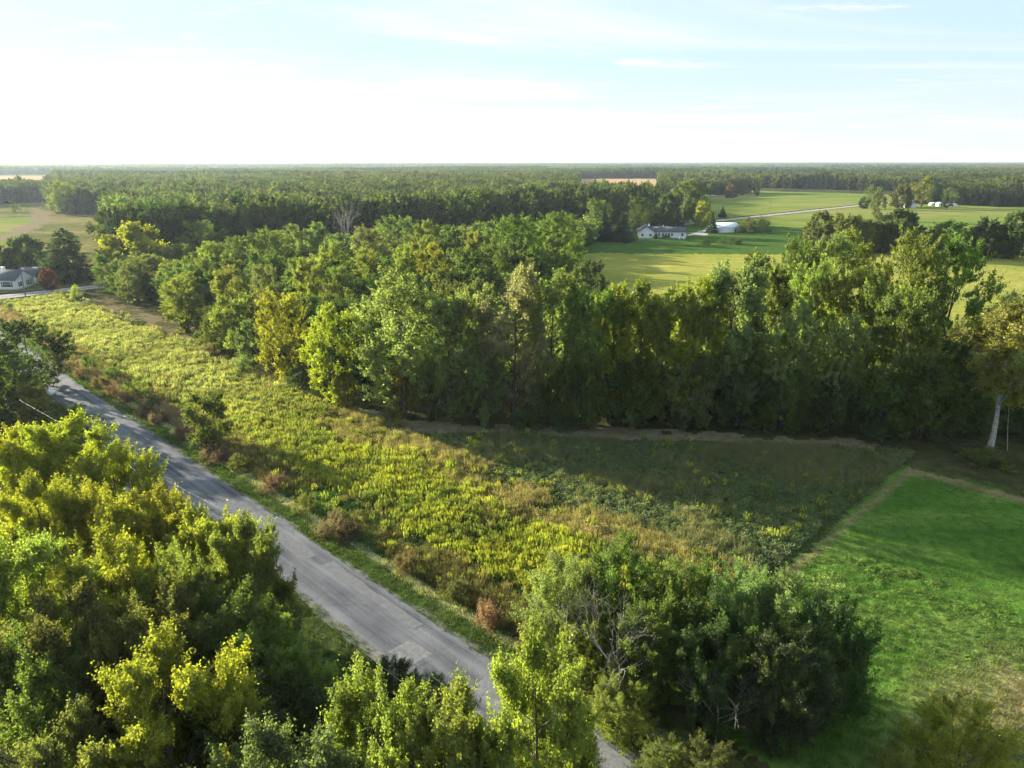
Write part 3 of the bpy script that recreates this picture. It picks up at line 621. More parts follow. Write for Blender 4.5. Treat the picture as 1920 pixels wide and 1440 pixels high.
# ------------------------------------------------------------------ the grove and the front tree line
gF = 'trees along the front of the tree line'
front = [  # kind, px, top, base, width, colour, label
    ('hedge0', 255, 418, 527, 112, 'yel', 'round yellow-green tree beside the gravel road, left of the grove'),
    ('mid4', 327, 490, 575, 55, 'ygr', 'small yellow-green tree at the left tip of the grove by the gravel road'),
    ('mid4', 347, 540, 622, 66, 'ygr', 'round low yellowish tree beside the brown mown clearing'),
    ('mid2', 400, 455, 560, 85, 'ygr', 'yellow-green tree above the brown clearing at the left of the grove'),
    ('mid2', 405, 572, 655, 62, 'olv', 'olive low tree on the edge of the weedy field, right of the clearing'),
    ('mid4', 440, 553, 665, 80, 'ygr', 'yellow-lit tree on the grove edge behind the olive low tree'),
    ('mid6', 470, 600, 690, 55, 'gry', 'grey-green slim tree on the grove edge beside the weedy field'),
    ('mid0', 525, 543, 715, 92, 'yel', 'bright yellow-green tall tree on the grove edge, left of its most vivid neighbour'),
    ('mid2', 500, 498, 640, 80, 'gry', 'pale yellowish tree peering over the bright edge trees'),
    ('mid3', 622, 570, 765, 112, 'yel', 'vivid yellow-green leaning tree at the bend of the tree line'),
    ('mid5', 752, 508, 782, 178, 'gry', 'large rounded pale green tree dominating the front of the tree line'),
    ('mid4', 752, 676, 782, 52, 'gold', 'small golden tree in the shade under the large rounded tree'),
    ('mid4', 812, 706, 788, 44, 'olv', 'small olive-gold tree at the foot of the tree line, next to the golden one'),
    ('mid4', 650, 698, 772, 40, 'yel', 'small vivid yellow sapling at the foot of the leaning tree'),
    ('mid1', 845, 562, 792, 90, 'gry', 'dull green tree right of the large rounded tree'),
    ('mid6', 886, 545, 785, 70, 'gry', 'slim green tree with a lit peak right of the dull green tree'),
    ('mid0', 912, 620, 796, 80, 'gry', 'drooping grey-green tree on the front edge of the tree line'),
    ('mid1', 962, 503, 790, 72, 'sil', 'silvery pale tall tree, palest of the tree line'),
    ('mid3', 1035, 512, 790, 90, 'gry', 'pale yellowish-green tree right of the silvery tall one'),
    ('mid0', 1105, 530, 795, 80, 'grn', 'green tree with lit top right of the pale yellowish pair'),
    ('mid1', 1147, 538, 792, 62, 'yel', 'yellow-topped tree before the left end of the hay field'),
    ('mid3', 1200, 528, 792, 80, 'ygr', 'yellow-lit feathery tree before the hay field'),
    ('mid0', 1252, 540, 795, 70, 'ygr', 'green-yellow tree before the middle of the hay field'),
    ('mid1', 1302, 520, 792, 72, 'yel', 'yellow-topped tree below the white metal shed'),
    ('mid6', 1372, 490, 790, 70, 'gry', 'grey-green tree rising against the hay field'),
    ('mid3', 1425, 480, 770, 96, 'ygr', 'feathery yellow-green tree rising high against the hay field'),
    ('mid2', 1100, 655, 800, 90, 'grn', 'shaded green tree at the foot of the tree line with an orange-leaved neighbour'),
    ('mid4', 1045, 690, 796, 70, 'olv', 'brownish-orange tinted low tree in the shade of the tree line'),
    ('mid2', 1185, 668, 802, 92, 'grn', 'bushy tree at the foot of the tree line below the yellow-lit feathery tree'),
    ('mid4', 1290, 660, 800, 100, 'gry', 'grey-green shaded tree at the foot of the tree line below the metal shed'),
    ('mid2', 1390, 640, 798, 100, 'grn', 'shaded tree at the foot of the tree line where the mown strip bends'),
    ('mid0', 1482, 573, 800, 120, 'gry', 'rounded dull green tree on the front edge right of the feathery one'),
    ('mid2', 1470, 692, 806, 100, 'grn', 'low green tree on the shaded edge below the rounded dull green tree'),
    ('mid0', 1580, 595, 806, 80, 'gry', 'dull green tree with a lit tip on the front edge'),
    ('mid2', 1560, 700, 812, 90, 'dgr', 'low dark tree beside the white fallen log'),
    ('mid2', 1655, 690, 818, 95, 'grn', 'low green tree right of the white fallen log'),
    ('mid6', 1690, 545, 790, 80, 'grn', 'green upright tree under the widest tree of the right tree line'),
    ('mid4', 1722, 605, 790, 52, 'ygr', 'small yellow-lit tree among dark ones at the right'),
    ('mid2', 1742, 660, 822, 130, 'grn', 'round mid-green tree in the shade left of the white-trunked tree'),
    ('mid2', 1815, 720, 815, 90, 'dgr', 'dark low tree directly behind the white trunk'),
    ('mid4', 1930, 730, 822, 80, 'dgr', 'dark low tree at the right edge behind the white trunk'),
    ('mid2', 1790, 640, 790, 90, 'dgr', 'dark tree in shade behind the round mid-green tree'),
    ('mid0', 1512, 484, 740, 76, 'ygr', 'yellow-green feathery tree right of the one rising against the hay field'),
    ('mid1', 1582, 503, 750, 100, 'ygr', 'yellow-green tree in front of the two tallest right-hand tops'),
    ('mid5', 1490, 446, 690, 90, 'grn', 'green tree top below the hedgerow, leftmost of three in a row'),
    ('mid1', 1545, 440, 680, 80, 'gry', 'grey-green tree top below the hedgerow, middle of three in a row'),
    ('mid3', 1592, 434, 670, 76, 'ygr', 'lit tree top below the hedgerow, rightmost of three in a row'),
    ('mid5', 1700, 432, 720, 120, 'ygr', 'tall yellow-green tree forming the left half of the widest crown at right'),
    ('mid5', 1785, 442, 720, 125, 'grn', 'tall green tree with a lobe reaching right over the hay field'),
    ('mid0', 1655, 520, 770, 90, 'ygr', 'yellow-green tree before the widest crown at right'),
]
for k, px, top, b, w, c, lb in front: T(k, px, top, w, c, lb, base=b, group=gF)
K['syc'] = make_tree('syc', 38, 20, 5.0, 0.36, 0.9, 0.5, 20, 420, 78, 0.3, 0.4, 0.46, 0.12, bark='pale_bark', lobe=(0.24, 0.4), trunk_r=0.016)
T('syc', 1890, 556, 120, (0.23, 0.22, 0.05), 'yellow-leaved tree with a tall white trunk at the right edge', base=842, group=gF)
gM = 'trees inside the grove'
inner = [
    ('mid2', 375, 415, 85, 16, 'grn', 'green tree at the back left of the grove right of the round yellow-green tree'),
    ('mid0', 455, 438, 80, 16, 'grn', 'green tree at the back of the grove below the pale conical tree'),
    ('mid0', 508, 428, 85, 17, 'grn', 'green feathery tree at the back of the grove, left of the two pale tops'),
    ('mid3', 558, 422, 80, 17, 'gry', 'pale green tree at the back of the grove, left of the bare grey tree'),
    ('mid1', 605, 417, 70, 18, 'gry', 'pale yellowish tree just left of the bare grey tree'),
    ('mid0', 690, 424, 80, 18, 'gry', 'pale green tree right of the bare grey tree'),
    ('mid5', 745, 405, 105, 19, 'gry', 'broad pale tree highest along the back of the grove'),
    ('mid1', 800, 415, 62, 19, 'ygr', 'bright pointed tree at the back right of the grove'),
    ('mid2', 845, 424, 50, 18, 'dgr', 'small dark round tree at the back right of the grove'),
    ('mid6', 892, 432, 45, 18, 'ygr', 'small lit tree at the back of the grove beside the large dark one'),
    ('mid5', 965, 402, 120, 22, 'grn', 'large green tree at the left of the hay field, left crown of a pair'),
    ('mid5', 1045, 398, 110, 22, 'grn', 'large green tree at the left of the hay field, right crown of a pair'),
    ('mid2', 1105, 488, 80, 15, 'dgr', 'dark bushy tree at the left corner of the hay field'),
    ('mid4', 1085, 500, 60, 14, 'olv', 'brownish-tinted tree before the dark bushy one at the corner of the hay field'),
    ('mid2', 620, 455, 90, 16, 'ygr', 'bright green spreading tree in the middle of the grove'),
    ('mid1', 694, 466, 72, 16, 'ygr', 'bright plumed tree in the middle of the grove, right of the spreading one'),
    ('mid0', 757, 462, 66, 17, 'ygr', 'yellow-green tree in the grove below the broad pale tree'),
    ('mid3', 812, 458, 76, 17, 'gold', 'yellowish tree in the grove above the large dark round tree'),
    ('mid2', 880, 468, 130, 17, 'dgr', 'large dark round tree in the grove left of the silvery tree'),
    ('mid0', 930, 450, 70, 17, 'grn', 'shaded green tree below the large pair at the hay field'),
    ('mid2', 560, 485, 80, 15, 'grn', 'green tree in the grove behind the bright edge trees'),
    ('mid4', 490, 470, 70, 15, 'grn', 'shaded green tree in the left half of the grove'),
    ('mid4', 580, 530, 45, 11, 'gold', 'small rounded golden tree between the bright edge trees'),
    ('mid3', 640, 515, 80, 14, 'ygr', 'yellow-green tree just behind the vivid leaning tree'),
    ('mid6', 575, 485, 46, 16, 'ygr', 'narrow bright tree left of the spreading bright green tree'),
    ('mid2', 690, 520, 80, 13, 'dgr', 'dark tree in the hollow left of the large rounded tree'),
    ('mid4', 430, 500, 70, 14, 'ygr', 'yellow-green tree over the olive edge tree'),
]
for k, px, top, w, H, c, lb in inner: T(k, px, top, w, c, lb, H=H, group=gM)
gB = 'trees beyond the gravel road'
for k, px, top, b, w, c, lb, nm in [
    ('mid5', 238, 372, 446, 70, 'gry', 'grey-green tree at the field edge, leftmost of three beside the tan field', 'deciduous_tree'),
    ('mid0', 285, 370, 442, 74, 'gry', 'grey-green rounded tree at the field edge, middle of three beside the tan field', 'deciduous_tree'),
    ('mid5', 332, 373, 446, 66, 'gry', 'grey-green tree at the field edge, rightmost of three behind the yellow-green tree', 'deciduous_tree'),
    ('mid6', 436, 376, 440, 40, 'sil', 'pale conical tree standing before the dark wood', 'deciduous_tree'),
    ('cedar1', 470, 380, 438, 34, 'cnf', 'dark pointed cedar right of the pale conical tree', 'conifer_tree'),
    ('cedar2', 122, 428, 528, 104, 'cnf', 'broad dark conifer beside the white house at left', 'conifer_tree'),
    ('mid2', 42, 442, 514, 78, 'dgr', 'round dark tree behind the white house at left', 'deciduous_tree'),
    ('mid4', 90, 503, 544, 28, 'red', 'small reddish-brown tree in front of the broad dark conifer', 'deciduous_tree'),
    ('mid2', -10, 455, 520, 60, 'dgr', 'dark tree at the left edge behind the house roof', 'deciduous_tree'),
    ('shrub0', 140, 534, 560, 20, 'yel', 'small yellow sapling beside the gravel road', 'deciduous_tree'),
    ('spruce0', 1132, 388, 452, 52, 'cnf', 'dark spruce left of the long white house, left of a pair', 'conifer_tree'),
    ('spruce0', 1168, 398, 453, 52, 'cnf', 'dark spruce beside the gable of the long white house', 'conifer_tree'),
    ('spruce0', 1226, 380, 430, 24, 'cnf', 'narrow dark spruce behind the roof of the long white house', 'conifer_tree'),
    ('cedar0', 1270, 390, 432, 36, 'cnf', 'broad dark conifer behind the right wing of the long white house', 'conifer_tree'),
    ('spruce0', 1336, 396, 437, 24, 'cnf', 'pointed spruce at the left end of the white metal shed', 'conifer_tree'),
    ('cedar1', 1355, 387, 408, 18, 'cnf', 'small lone conifer beside the gravel road past the shed', 'conifer_tree'),
    ('mid1', 1285, 337, 420, 60, 'gry', 'tall pale poplar behind the long white house, left of a pair', 'deciduous_tree'),
    ('mid6', 1308, 345, 420, 50, 'gry', 'tall dark-sided poplar behind the long white house, right of a pair', 'deciduous_tree'),
    ('mid4', 1318, 378, 424, 36, 'yel', 'small yellow-lit tree at the foot of the poplars', 'deciduous_tree'),
    ('mid2', 1250, 362, 425, 50, 'dgr', 'dark tree left of the tall poplars', 'deciduous_tree'),
    ('mid0', 1120, 372, 440, 60, 'grn', 'green tree behind the pair of spruces', 'deciduous_tree'),
    ('mid0', 1200, 368, 438, 60, 'dgr', 'dark green tree behind the long white house left of the narrow spruce', 'deciduous_tree'),
    ('shrub1', 1402, 408, 436, 40, 'olv', 'round olive bush right of the white metal shed', 'deciduous_tree'),
    ('shrub0', 1430, 407, 437, 46, 'dgr', 'round dark bush right of the olive one beside the shed', 'deciduous_tree'),
    ('mid2', 1370, 346, 371, 24, 'brn', 'lone round brownish tree at the far side of the pasture', 'deciduous_tree'),
    ('mid4', 1392, 350, 366, 10, 'dgr', 'small dark tree on the pasture, next to the brownish one', 'deciduous_tree'),
    ('mid4', 1420, 353, 367, 9, 'dgr', 'smallest dark tree alone on the pasture', 'deciduous_tree'),
    ('mid1', 1648, 358, 414, 26, 'olv', 'thin tree with a bare stem in front of the hedgerow', 'deciduous_tree'),
    ('mid2', 1535, 396, 470, 60, 'olv', 'rounded olive bushy tree at the left end of the hedgerow', 'deciduous_tree'),
    ('mid4', 1590, 402, 476, 80, 'olv', 'broad yellowish bushy tree, second in the hedgerow', 'deciduous_tree'),
    ('mid2', 1625, 412, 474, 60, 'olv', 'olive bushy tree, third in the hedgerow', 'deciduous_tree'),
    ('mid2', 1690, 393, 474, 90, 'dgr', 'dark round tree in the middle of the hedgerow', 'deciduous_tree'),
    ('mid4', 1655, 415, 474, 50, 'olv', 'yellowish bush tucked left of the dark hedgerow tree', 'deciduous_tree'),
    ('mid0', 1780, 412, 478, 80, 'grn', 'green tree of the hedgerow right of the dark round one', 'deciduous_tree'),
    ('mid2', 1850, 410, 482, 70, 'dgr', 'dark tree of the hedgerow, second from the right edge', 'deciduous_tree'),
    ('mid2', 1905, 396, 484, 80, 'dgr', 'dark tree of the hedgerow at the right edge', 'deciduous_tree'),
    ('mid4', 1735, 432, 480, 60, 'dgr', 'low dark bush between the hedgerow trees', 'deciduous_tree'),
    ('shrub1', 1900, 545, 592, 50, 'dgr', 'dark bush on the hay field behind the white-trunked tree', 'deciduous_tree'),
    ('mid4', 1622, 368, 391, 20, 'dgr', 'dark tree at the left end of the trees round the small far house', 'deciduous_tree'),
    ('mid0', 1640, 348, 392, 34, 'gry', 'grey-green tree left of the small far house', 'deciduous_tree'),
    ('mid2', 1694, 346, 390, 40, 'olv', 'round olive tree beside the small far house', 'deciduous_tree'),
    ('mid1', 1732, 330, 388, 44, 'ygr', 'tall light tree behind the small far house', 'deciduous_tree'),
    ('mid1', 1780, 352, 392, 28, 'gry', 'pale tree between the two small white sheds far off', 'deciduous_tree'),
    ('mid0', 118, 339, 402, 60, 'ygr', 'pale green tall tree at the near corner of the left wood', 'deciduous_tree'),
    ('mid2', 158, 352, 402, 40, 'dgr', 'dark tree right of the pale green corner tree of the left wood', 'deciduous_tree'),
    ('mid2', 190, 352, 402, 44, 'dgr', 'dark tree on the shaded edge of the left wood beside the tan field', 'deciduous_tree'),
    ('shrub0', 28, 381, 398, 18, 'dgr', 'lone dark bush on the tan field at left', 'deciduous_tree'),
    ('shrub1', 80, 378, 390, 8, 'dgr', 'small dark bush beside the field track at left', 'deciduous_tree')]:
    T(dict(mid2='hedge0', mid4='hedge1').get(k, k), px, top, w, c, lb, base=b, name=nm, group=gB)

# ------------------------------------------------------------------ candidates for the wood: the largest in view become trees of their own
GROVE = UV([(84, 64), (236, 64), (236, 298), (152, 165), (92, 112), (60, 128), (24, 140), (20, 122), (36, 108)])
def jgrid(x0, x1, y0, y1, s, rg):
    X, Y = np.meshgrid(np.arange(x0, x1, s), np.arange(y0, y1, s * 0.87), indexing='ij')
    X = X + (np.arange(X.shape[1]) % 2)[None] * s / 2
    return (X + rg.uniform(-0.36, 0.36, X.shape) * s).ravel(), (Y + rg.uniform(-0.36, 0.36, Y.shape) * s).ravel()
rf = np.random.default_rng(3)
for k, (a_, d0, d1, w) in enumerate([(-0.52, 1500, 2500, 420), (-0.30, 2100, 3300, 500), (0.13, 1900, 2900, 380), (0.36, 1450, 2200, 260), (0.55, 2300, 3400, 600), (-0.08, 2800, 4300, 700), (0.27, 3000, 4600, 800)]):
    ca, sa = math.cos(a_), math.sin(a_)
    P_ = [(sa * d + ca * e, ca * d - sa * e) for d, e in ((d0, -w / 2), (d0, w / 2), (d1, w / 1.6), (d1, -w / 1.6))]
    OPEN['far%d' % k] = P_
    sheet('far_field', P_, 0.010, M['tan_field'] if k in (2, 5) else M['pasture'])
def open_mask(X, Y):
    m = np.zeros(X.shape, bool)
    for P in OPEN.values(): m |= inpoly(P, X, Y)
    return m
def wood_mask(X, Y):
    u = (Y - X) / R2; v = (X + Y) / R2
    a = (u > 282) & (v > 60)
    b = (Y > 620) & (u < 226) & (v > 720)
    a |= (Y > 770) & (u > 282)
    return (a | b) & ~open_mask(X, Y) & (np.abs(np.arctan2(X, Y)) < math.radians(43))
X1, Y1 = jgrid(-1250, 1250, 250, 1330, 8.2, rf)
k_ = wood_mask(X1, Y1) & (np.hypot(X1, Y1) < 1330); X1, Y1 = X1[k_], Y1[k_]
XG, YG = jgrid(-140, 190, 80, 400, 7.6, rf)
tk = np.array(TAKEN)
k_ = inpoly(GROVE, XG, YG) & (np.min(np.hypot(XG[:, None] - tk[None, :, 0], YG[:, None] - tk[None, :, 1]), 1) > 6.0); XG, YG = XG[k_], YG[k_]
k_ = np.min(np.hypot(X1[:, None] - tk[None, :, 0], Y1[:, None] - tk[None, :, 1]), 1) > 5; X1, Y1 = X1[k_], Y1[k_]
nG = len(XG)
CX = np.concatenate([XG, X1]); CY = np.concatenate([YG, Y1])
CHt = np.concatenate([rf.uniform(8.5, 12.5, nG), 16.5 + 5.5 * (fnoise(X1, Y1, 60) - 0.5) * 2 + rf.normal(0, 1.6, len(X1))]).clip(8, 24)
CW = np.concatenate([rf.uniform(8, 11.5, nG), rf.uniform(9, 14.5, len(X1))])
PAL = np.array([COL['dgr'], COL['grn'], COL['gry'], COL['ygr'], COL['olv'], COL['cnf']])
PNAME = ['dark green', 'green', 'grey-green', 'yellow-green', 'olive', 'dark evergreen']
nn_ = fnoise(CX, CY, 45) + rf.normal(0, 0.16, len(CX))
CI = np.select([nn_ < 0.33, nn_ < 0.5, nn_ < 0.64, nn_ < 0.76], [0, 1, 2, 4], 3)
uC = (CY - CX) / R2
wall = (uC > 270) & (uC < 300) & (np.arange(len(CX)) >= nG) & (CX < 130)        # tall front of the wood, its shaded side painted in darker greens
CHt = np.where(wall, rf.uniform(18.5, 22.5, len(CX)), CHt); CI = np.where(wall, rf.integers(0, 2, len(CX)), CI)
CI = np.where((vnoise(CX, CY, 70) > 0.78) & (np.arange(len(CX)) >= nG), 5, CI)
WD = np.where(np.arange(len(CX)) < nG, 1.0, 0.66)[:, None]      # the wood's colours are darkened against the grove's
CC = (PAL[CI] * WD * (1 + rf.normal(0, 0.12, (len(CX), 1)) + rf.normal(0, 0.05, (len(CX), 3)))).clip(0.01, 0.3)
# how much of each one shows: paint ellipses near to far into a coarse depth picture
Wb, Hb = 480, 360
buf = np.zeros((Hb, Wb), bool)
vis = np.zeros(len(CX))
def ell(X, Y, H, Wd):
    xt, yt = pix(X, Y, H); xb, yb = pix(X, Y, H * 0.08)
    f = Y * math.cos(PITCH) - (H / 2 - CAM_H) * math.sin(PITCH)
    return (xt + xb) / 2 / 4, (yt + yb) / 2 / 4, max(0.5, Wd / f * FPX / 8), max(0.5, (yb - yt) / 8)
items = [(Y, -1, X, H, Wd) for X, Y, H, Wd in TAKEN] + [(CY[i], i, CX[i], CHt[i], CW[i]) for i in range(len(CX))]
for Y, i, X, H, Wd in sorted(items):
    cx, cy_, a, b = ell(X, Y, H, Wd)
    x0, x1, y0, y1 = int(max(0, cx - a)), int(min(Wb, cx + a + 1)), int(max(0, cy_ - b)), int(min(Hb, cy_ + b + 1))
    if x0 >= x1 or y0 >= y1: continue
    yy, xx = np.mgrid[y0:y1, x0:x1]
    mk = ((xx + 0.5 - cx) / a) ** 2 + ((yy + 0.5 - cy_) / b) ** 2 <= 1
    sub = buf[y0:y1, x0:x1]
    if i >= 0: vis[i] = (mk & ~sub).sum()
    sub |= mk
n_own = max(0, 296 - len(TAKEN))
own = np.argsort(-vis)[:n_own]; own = own[vis[own] > 0]
autos = {}
for i in own:
    d = math.hypot(CX[i], CY[i]); u = (CY[i] - CX[i]) / R2
    px, _ = pix(CX[i], CY[i], CHt[i])
    if i < nG: where = 'inside the grove among taller ones' if px < 1000 else 'in the shade behind the front tree line'
    elif u < 230 or px > 1620: where = 'behind the small far houses'
    elif d > 880 and px > 1230: where = 'on the wood edge beyond the pasture'
    elif px < 215: where = 'in the woods beyond the left tan field'
    elif px < 640: where = 'beyond the road left of the bare tree'
    elif px < 1000: where = 'beyond the road right of the bare tree'
    else: where = 'in the wood behind the long white house'
    autos.setdefault((where, int(CI[i])), []).append((px, i))
ORD = ['leftmost', 'second from left', 'third from left', 'fourth from left', 'fifth from left', 'sixth from left', 'seventh from left', 'eighth from left', 'ninth from left', 'tenth from left', 'eleventh from left', 'twelfth from left']
for (where, ci_), li in autos.items():
    li.sort(); kindw = 'conifer' if ci_ == 5 else 'tree'
    for q, (px, i) in enumerate(li):
        if len(li) == 1: lab = 'lone %s %s %s' % (PNAME[ci_], kindw, where)
        elif q == len(li) - 1: lab = 'rightmost of the %s %ss %s' % (PNAME[ci_], kindw, where)
        elif q < 12: lab = '%s of the %s %ss %s' % (ORD[q], PNAME[ci_], kindw, where)
        else: lab = '%s %s %s, towards the right' % (PNAME[ci_], kindw, where)
        d = math.hypot(CX[i], CY[i])
        if ci_ == 5: kk = 'cedar%d' % (i % 2); nm = 'conifer_tree'
        else: kk = ('mid%d' % (i % 7)) if d < 330 else ('far%d' % (i % 5)); nm = 'deciduous_tree'
        place_tree(nm, kk, CX[i], CY[i], CHt[i], CW[i] if ci_ != 5 else CW[i] * 0.8, tuple(CC[i]), lab, 'tree', '%ss %s' % (kindw, where))
rest = np.ones(len(CX), bool); rest[own] = False

# ------------------------------------------------------------------ geometry-node scatter for what nobody could count
def proto_collection(name, meshes):
    c = bpy.data.collections.new(name)
    for i, m in enumerate(meshes):
        o = bpy.data.objects.new('%s_%02d' % (name, i), m); c.objects.link(o)
    return c
def scatter(name, X, Y, idx, rot, scl, col, coll, label, cat, Z=None):
    me = bpy.data.meshes.new(name); n = len(X)
    me.vertices.add(n)
    me.vertices.foreach_set('co', np.stack([X, Y, np.zeros(n) if Z is None else Z], 1).astype(np.float32).ravel())
    for an, ty, key, val in (('idx', 'INT', 'value', np.asarray(idx, np.int32)), ('rot', 'FLOAT_VECTOR', 'vector', np.stack([np.zeros(n), np.zeros(n), rot], 1).astype(np.float32).ravel()),
                             ('scl', 'FLOAT_VECTOR', 'vector', np.asarray(scl, np.float32).ravel()), ('tcol', 'FLOAT_COLOR', 'color', np.concatenate([col, np.ones((n, 1))], 1).astype(np.float32).ravel())):
        a = me.attributes.new(an, ty, 'POINT'); a.data.foreach_set(key, val)
    o = obj(name, me)
    g = bpy.data.node_groups.new(name, 'GeometryNodeTree')
    g.interface.new_socket('Geometry', in_out='INPUT', socket_type='NodeSocketGeometry'); g.interface.new_socket('Geometry', in_out='OUTPUT', socket_type='NodeSocketGeometry')
    gi = N('NodeGroupInput', g); go = N('NodeGroupOutput', g)
    ci = N('GeometryNodeCollectionInfo', g); ci.inputs['Collection'].default_value = coll; ci.inputs['Separate Children'].default_value = True; ci.inputs['Reset Children'].default_value = True
    ip = N('GeometryNodeInstanceOnPoints', g); ip.inputs['Pick Instance'].default_value = True
    def na(nm, ty): a = N('GeometryNodeInputNamedAttribute', g, data_type=ty); a.inputs['Name'].default_value = nm; return a.outputs['Attribute']
    l = g.links.new
    l(gi.outputs[0], ip.inputs['Points']); l(ci.outputs[0], ip.inputs['Instance']); l(na('idx', 'INT'), ip.inputs['Instance Index'])
    er = N('FunctionNodeEulerToRotation', g); l(na('rot', 'FLOAT_VECTOR'), er.inputs[0])
    l(er.outputs[0], ip.inputs['Rotation']); l(na('scl', 'FLOAT_VECTOR'), ip.inputs['Scale']); l(ip.outputs[0], go.inputs[0])
    md = o.modifiers.new('scatter', 'NODES'); md.node_group = g
    tag(o, label, cat, None, 'stuff')
    return o
# the wood beyond the single trees
def clump_mesh(name, seed, size, n, hmin, hmax, leaf, per):
    r = np.random.default_rng(seed); P = []; Nn = []; ti = []
    gx = int(math.ceil(math.sqrt(n)))
    for i in range(gx):
        for j in range(gx):
            c = (np.array((i, j)) + 0.5 + r.uniform(-0.35, 0.35, 2)) / gx * size - size / 2
            H = r.uniform(hmin, hmax); w = size / gx * r.uniform(0.5, 0.72)
            d = unit(r.normal(size=(per, 3))); d[:, 2] = np.abs(d[:, 2]) * 1.0 - 0.15
            p = np.concatenate([c, [H - w * 0.9]]) + d * np.array((w, w, w * 0.95)) * r.uniform(0.75, 1.05, (per, 1))
            P.append(p); Nn.append(unit(d + r.normal(0, 0.6, (per, 3)))); ti.append(np.clip(r.normal(0.45, 0.16) + r.normal(0, 0.12, per), 0, 1))
            m = per // 2                                   # trunk space below the crown, seen only at wood edges
            a = r.uniform(0, 6.28, m); q = np.stack([c[0] + np.cos(a) * w * 0.7, c[1] + np.sin(a) * w * 0.7, r.uniform(0.5, H - w, m)], 1)
            P.append(q); Nn.append(unit(np.stack([np.cos(a), np.sin(a), 0.2 + 0 * a], 1) + r.normal(0, 0.5, (m, 3)))); ti.append(np.full(m, 0.3))
    P = np.concatenate(P); Nn = np.concatenate(Nn)
    V, F = leaf_quads(P, Nn, leaf * r.uniform(0.7, 1.3, len(P)), r, 0.75)
    return mesh_np(name, V, F, np.concatenate(ti), M['leaf_inst'])
def joined(kd, nm):
    return kd['crown']
protos = [K['farI%d' % i]['crown'] for i in range(6)] + [clump_mesh('clump%d' % i, 80 + i, 24, 5, 13, 20, 1.9, 70) for i in range(3)] + [clump_mesh('patch%d' % i, 90 + i, 76, 45, 12, 19, 4.2, 34) for i in range(3)]
cw = proto_collection('wood_proto', protos)
xs, ys, ids, sc, cs = [], [], [], [], []
r_i = np.nonzero(rest)[0]
kid = np.where(CI[r_i] == 5, 5, r_i % 5)
kH = np.array([K['farI%d' % i]['H'] for i in range(6)]); kD = np.array([K['farI%d' % i]['D'] for i in range(6)])
xs.append(CX[r_i]); ys.append(CY[r_i]); ids.append(kid)
wv = CW[r_i] / kD[kid]; sc.append(np.stack([wv, wv, CHt[r_i] / kH[kid]], 1)); cs.append(CC[r_i])
def band(d0, d1, s, ibase, half, smul):
    r = d1 * math.sin(math.radians(46))
    X, Y = jgrid(-r, r, d0 * 0.6, d1, s, rf)
    dd = np.hypot(X, Y)
    k = (dd > d0) & (dd <= d1) & (np.abs(np.arctan2(X, Y)) < math.radians(44))
    X, Y = X[k], Y[k]
    h = half * 0.8
    om = np.zeros(X.shape, bool)
    for a, b in ((0, 0), (h, 0), (-h, 0), (0, h), (0, -h)): om |= open_mask(X + a, Y + b)
    X, Y = X[~om], Y[~om]
    n = len(X); c = fnoise(X, Y, 260 if s > 40 else 90) + rf.normal(0, 0.07, n)
    t = np.clip((c - 0.38) / 0.28, 0, 1)[:, None]
    col = np.array((0.036, 0.058, 0.020)) * (1 - t) + np.array((0.085, 0.105, 0.032)) * t
    hz = 0.70 + 0.75 * (fnoise(X, Y, 380) - 0.1)
    xs.append(X); ys.append(Y); ids.append(ibase + rf.integers(0, 3, n)); sc.append(np.stack([np.full(n, smul), np.full(n, smul), hz], 1)); cs.append(col * (1 + rf.normal(0, 0.1, (n, 1))))
band(1330, 2700, 21, 6, 12, 1.0)
band(2700, 9000, 68, 9, 36, 1.0)
band(9000, 15000, 170, 9, 80, 2.6)
X = np.concatenate(xs)
scatter('wood', X, np.concatenate(ys), np.concatenate(ids), np.random.default_rng(8).uniform(0, 6.28, len(X)), np.concatenate(sc), np.concatenate(cs).clip(0.008, 0.3), cw,
        'unbroken green woodland canopy stretching to the horizon', 'woodland')

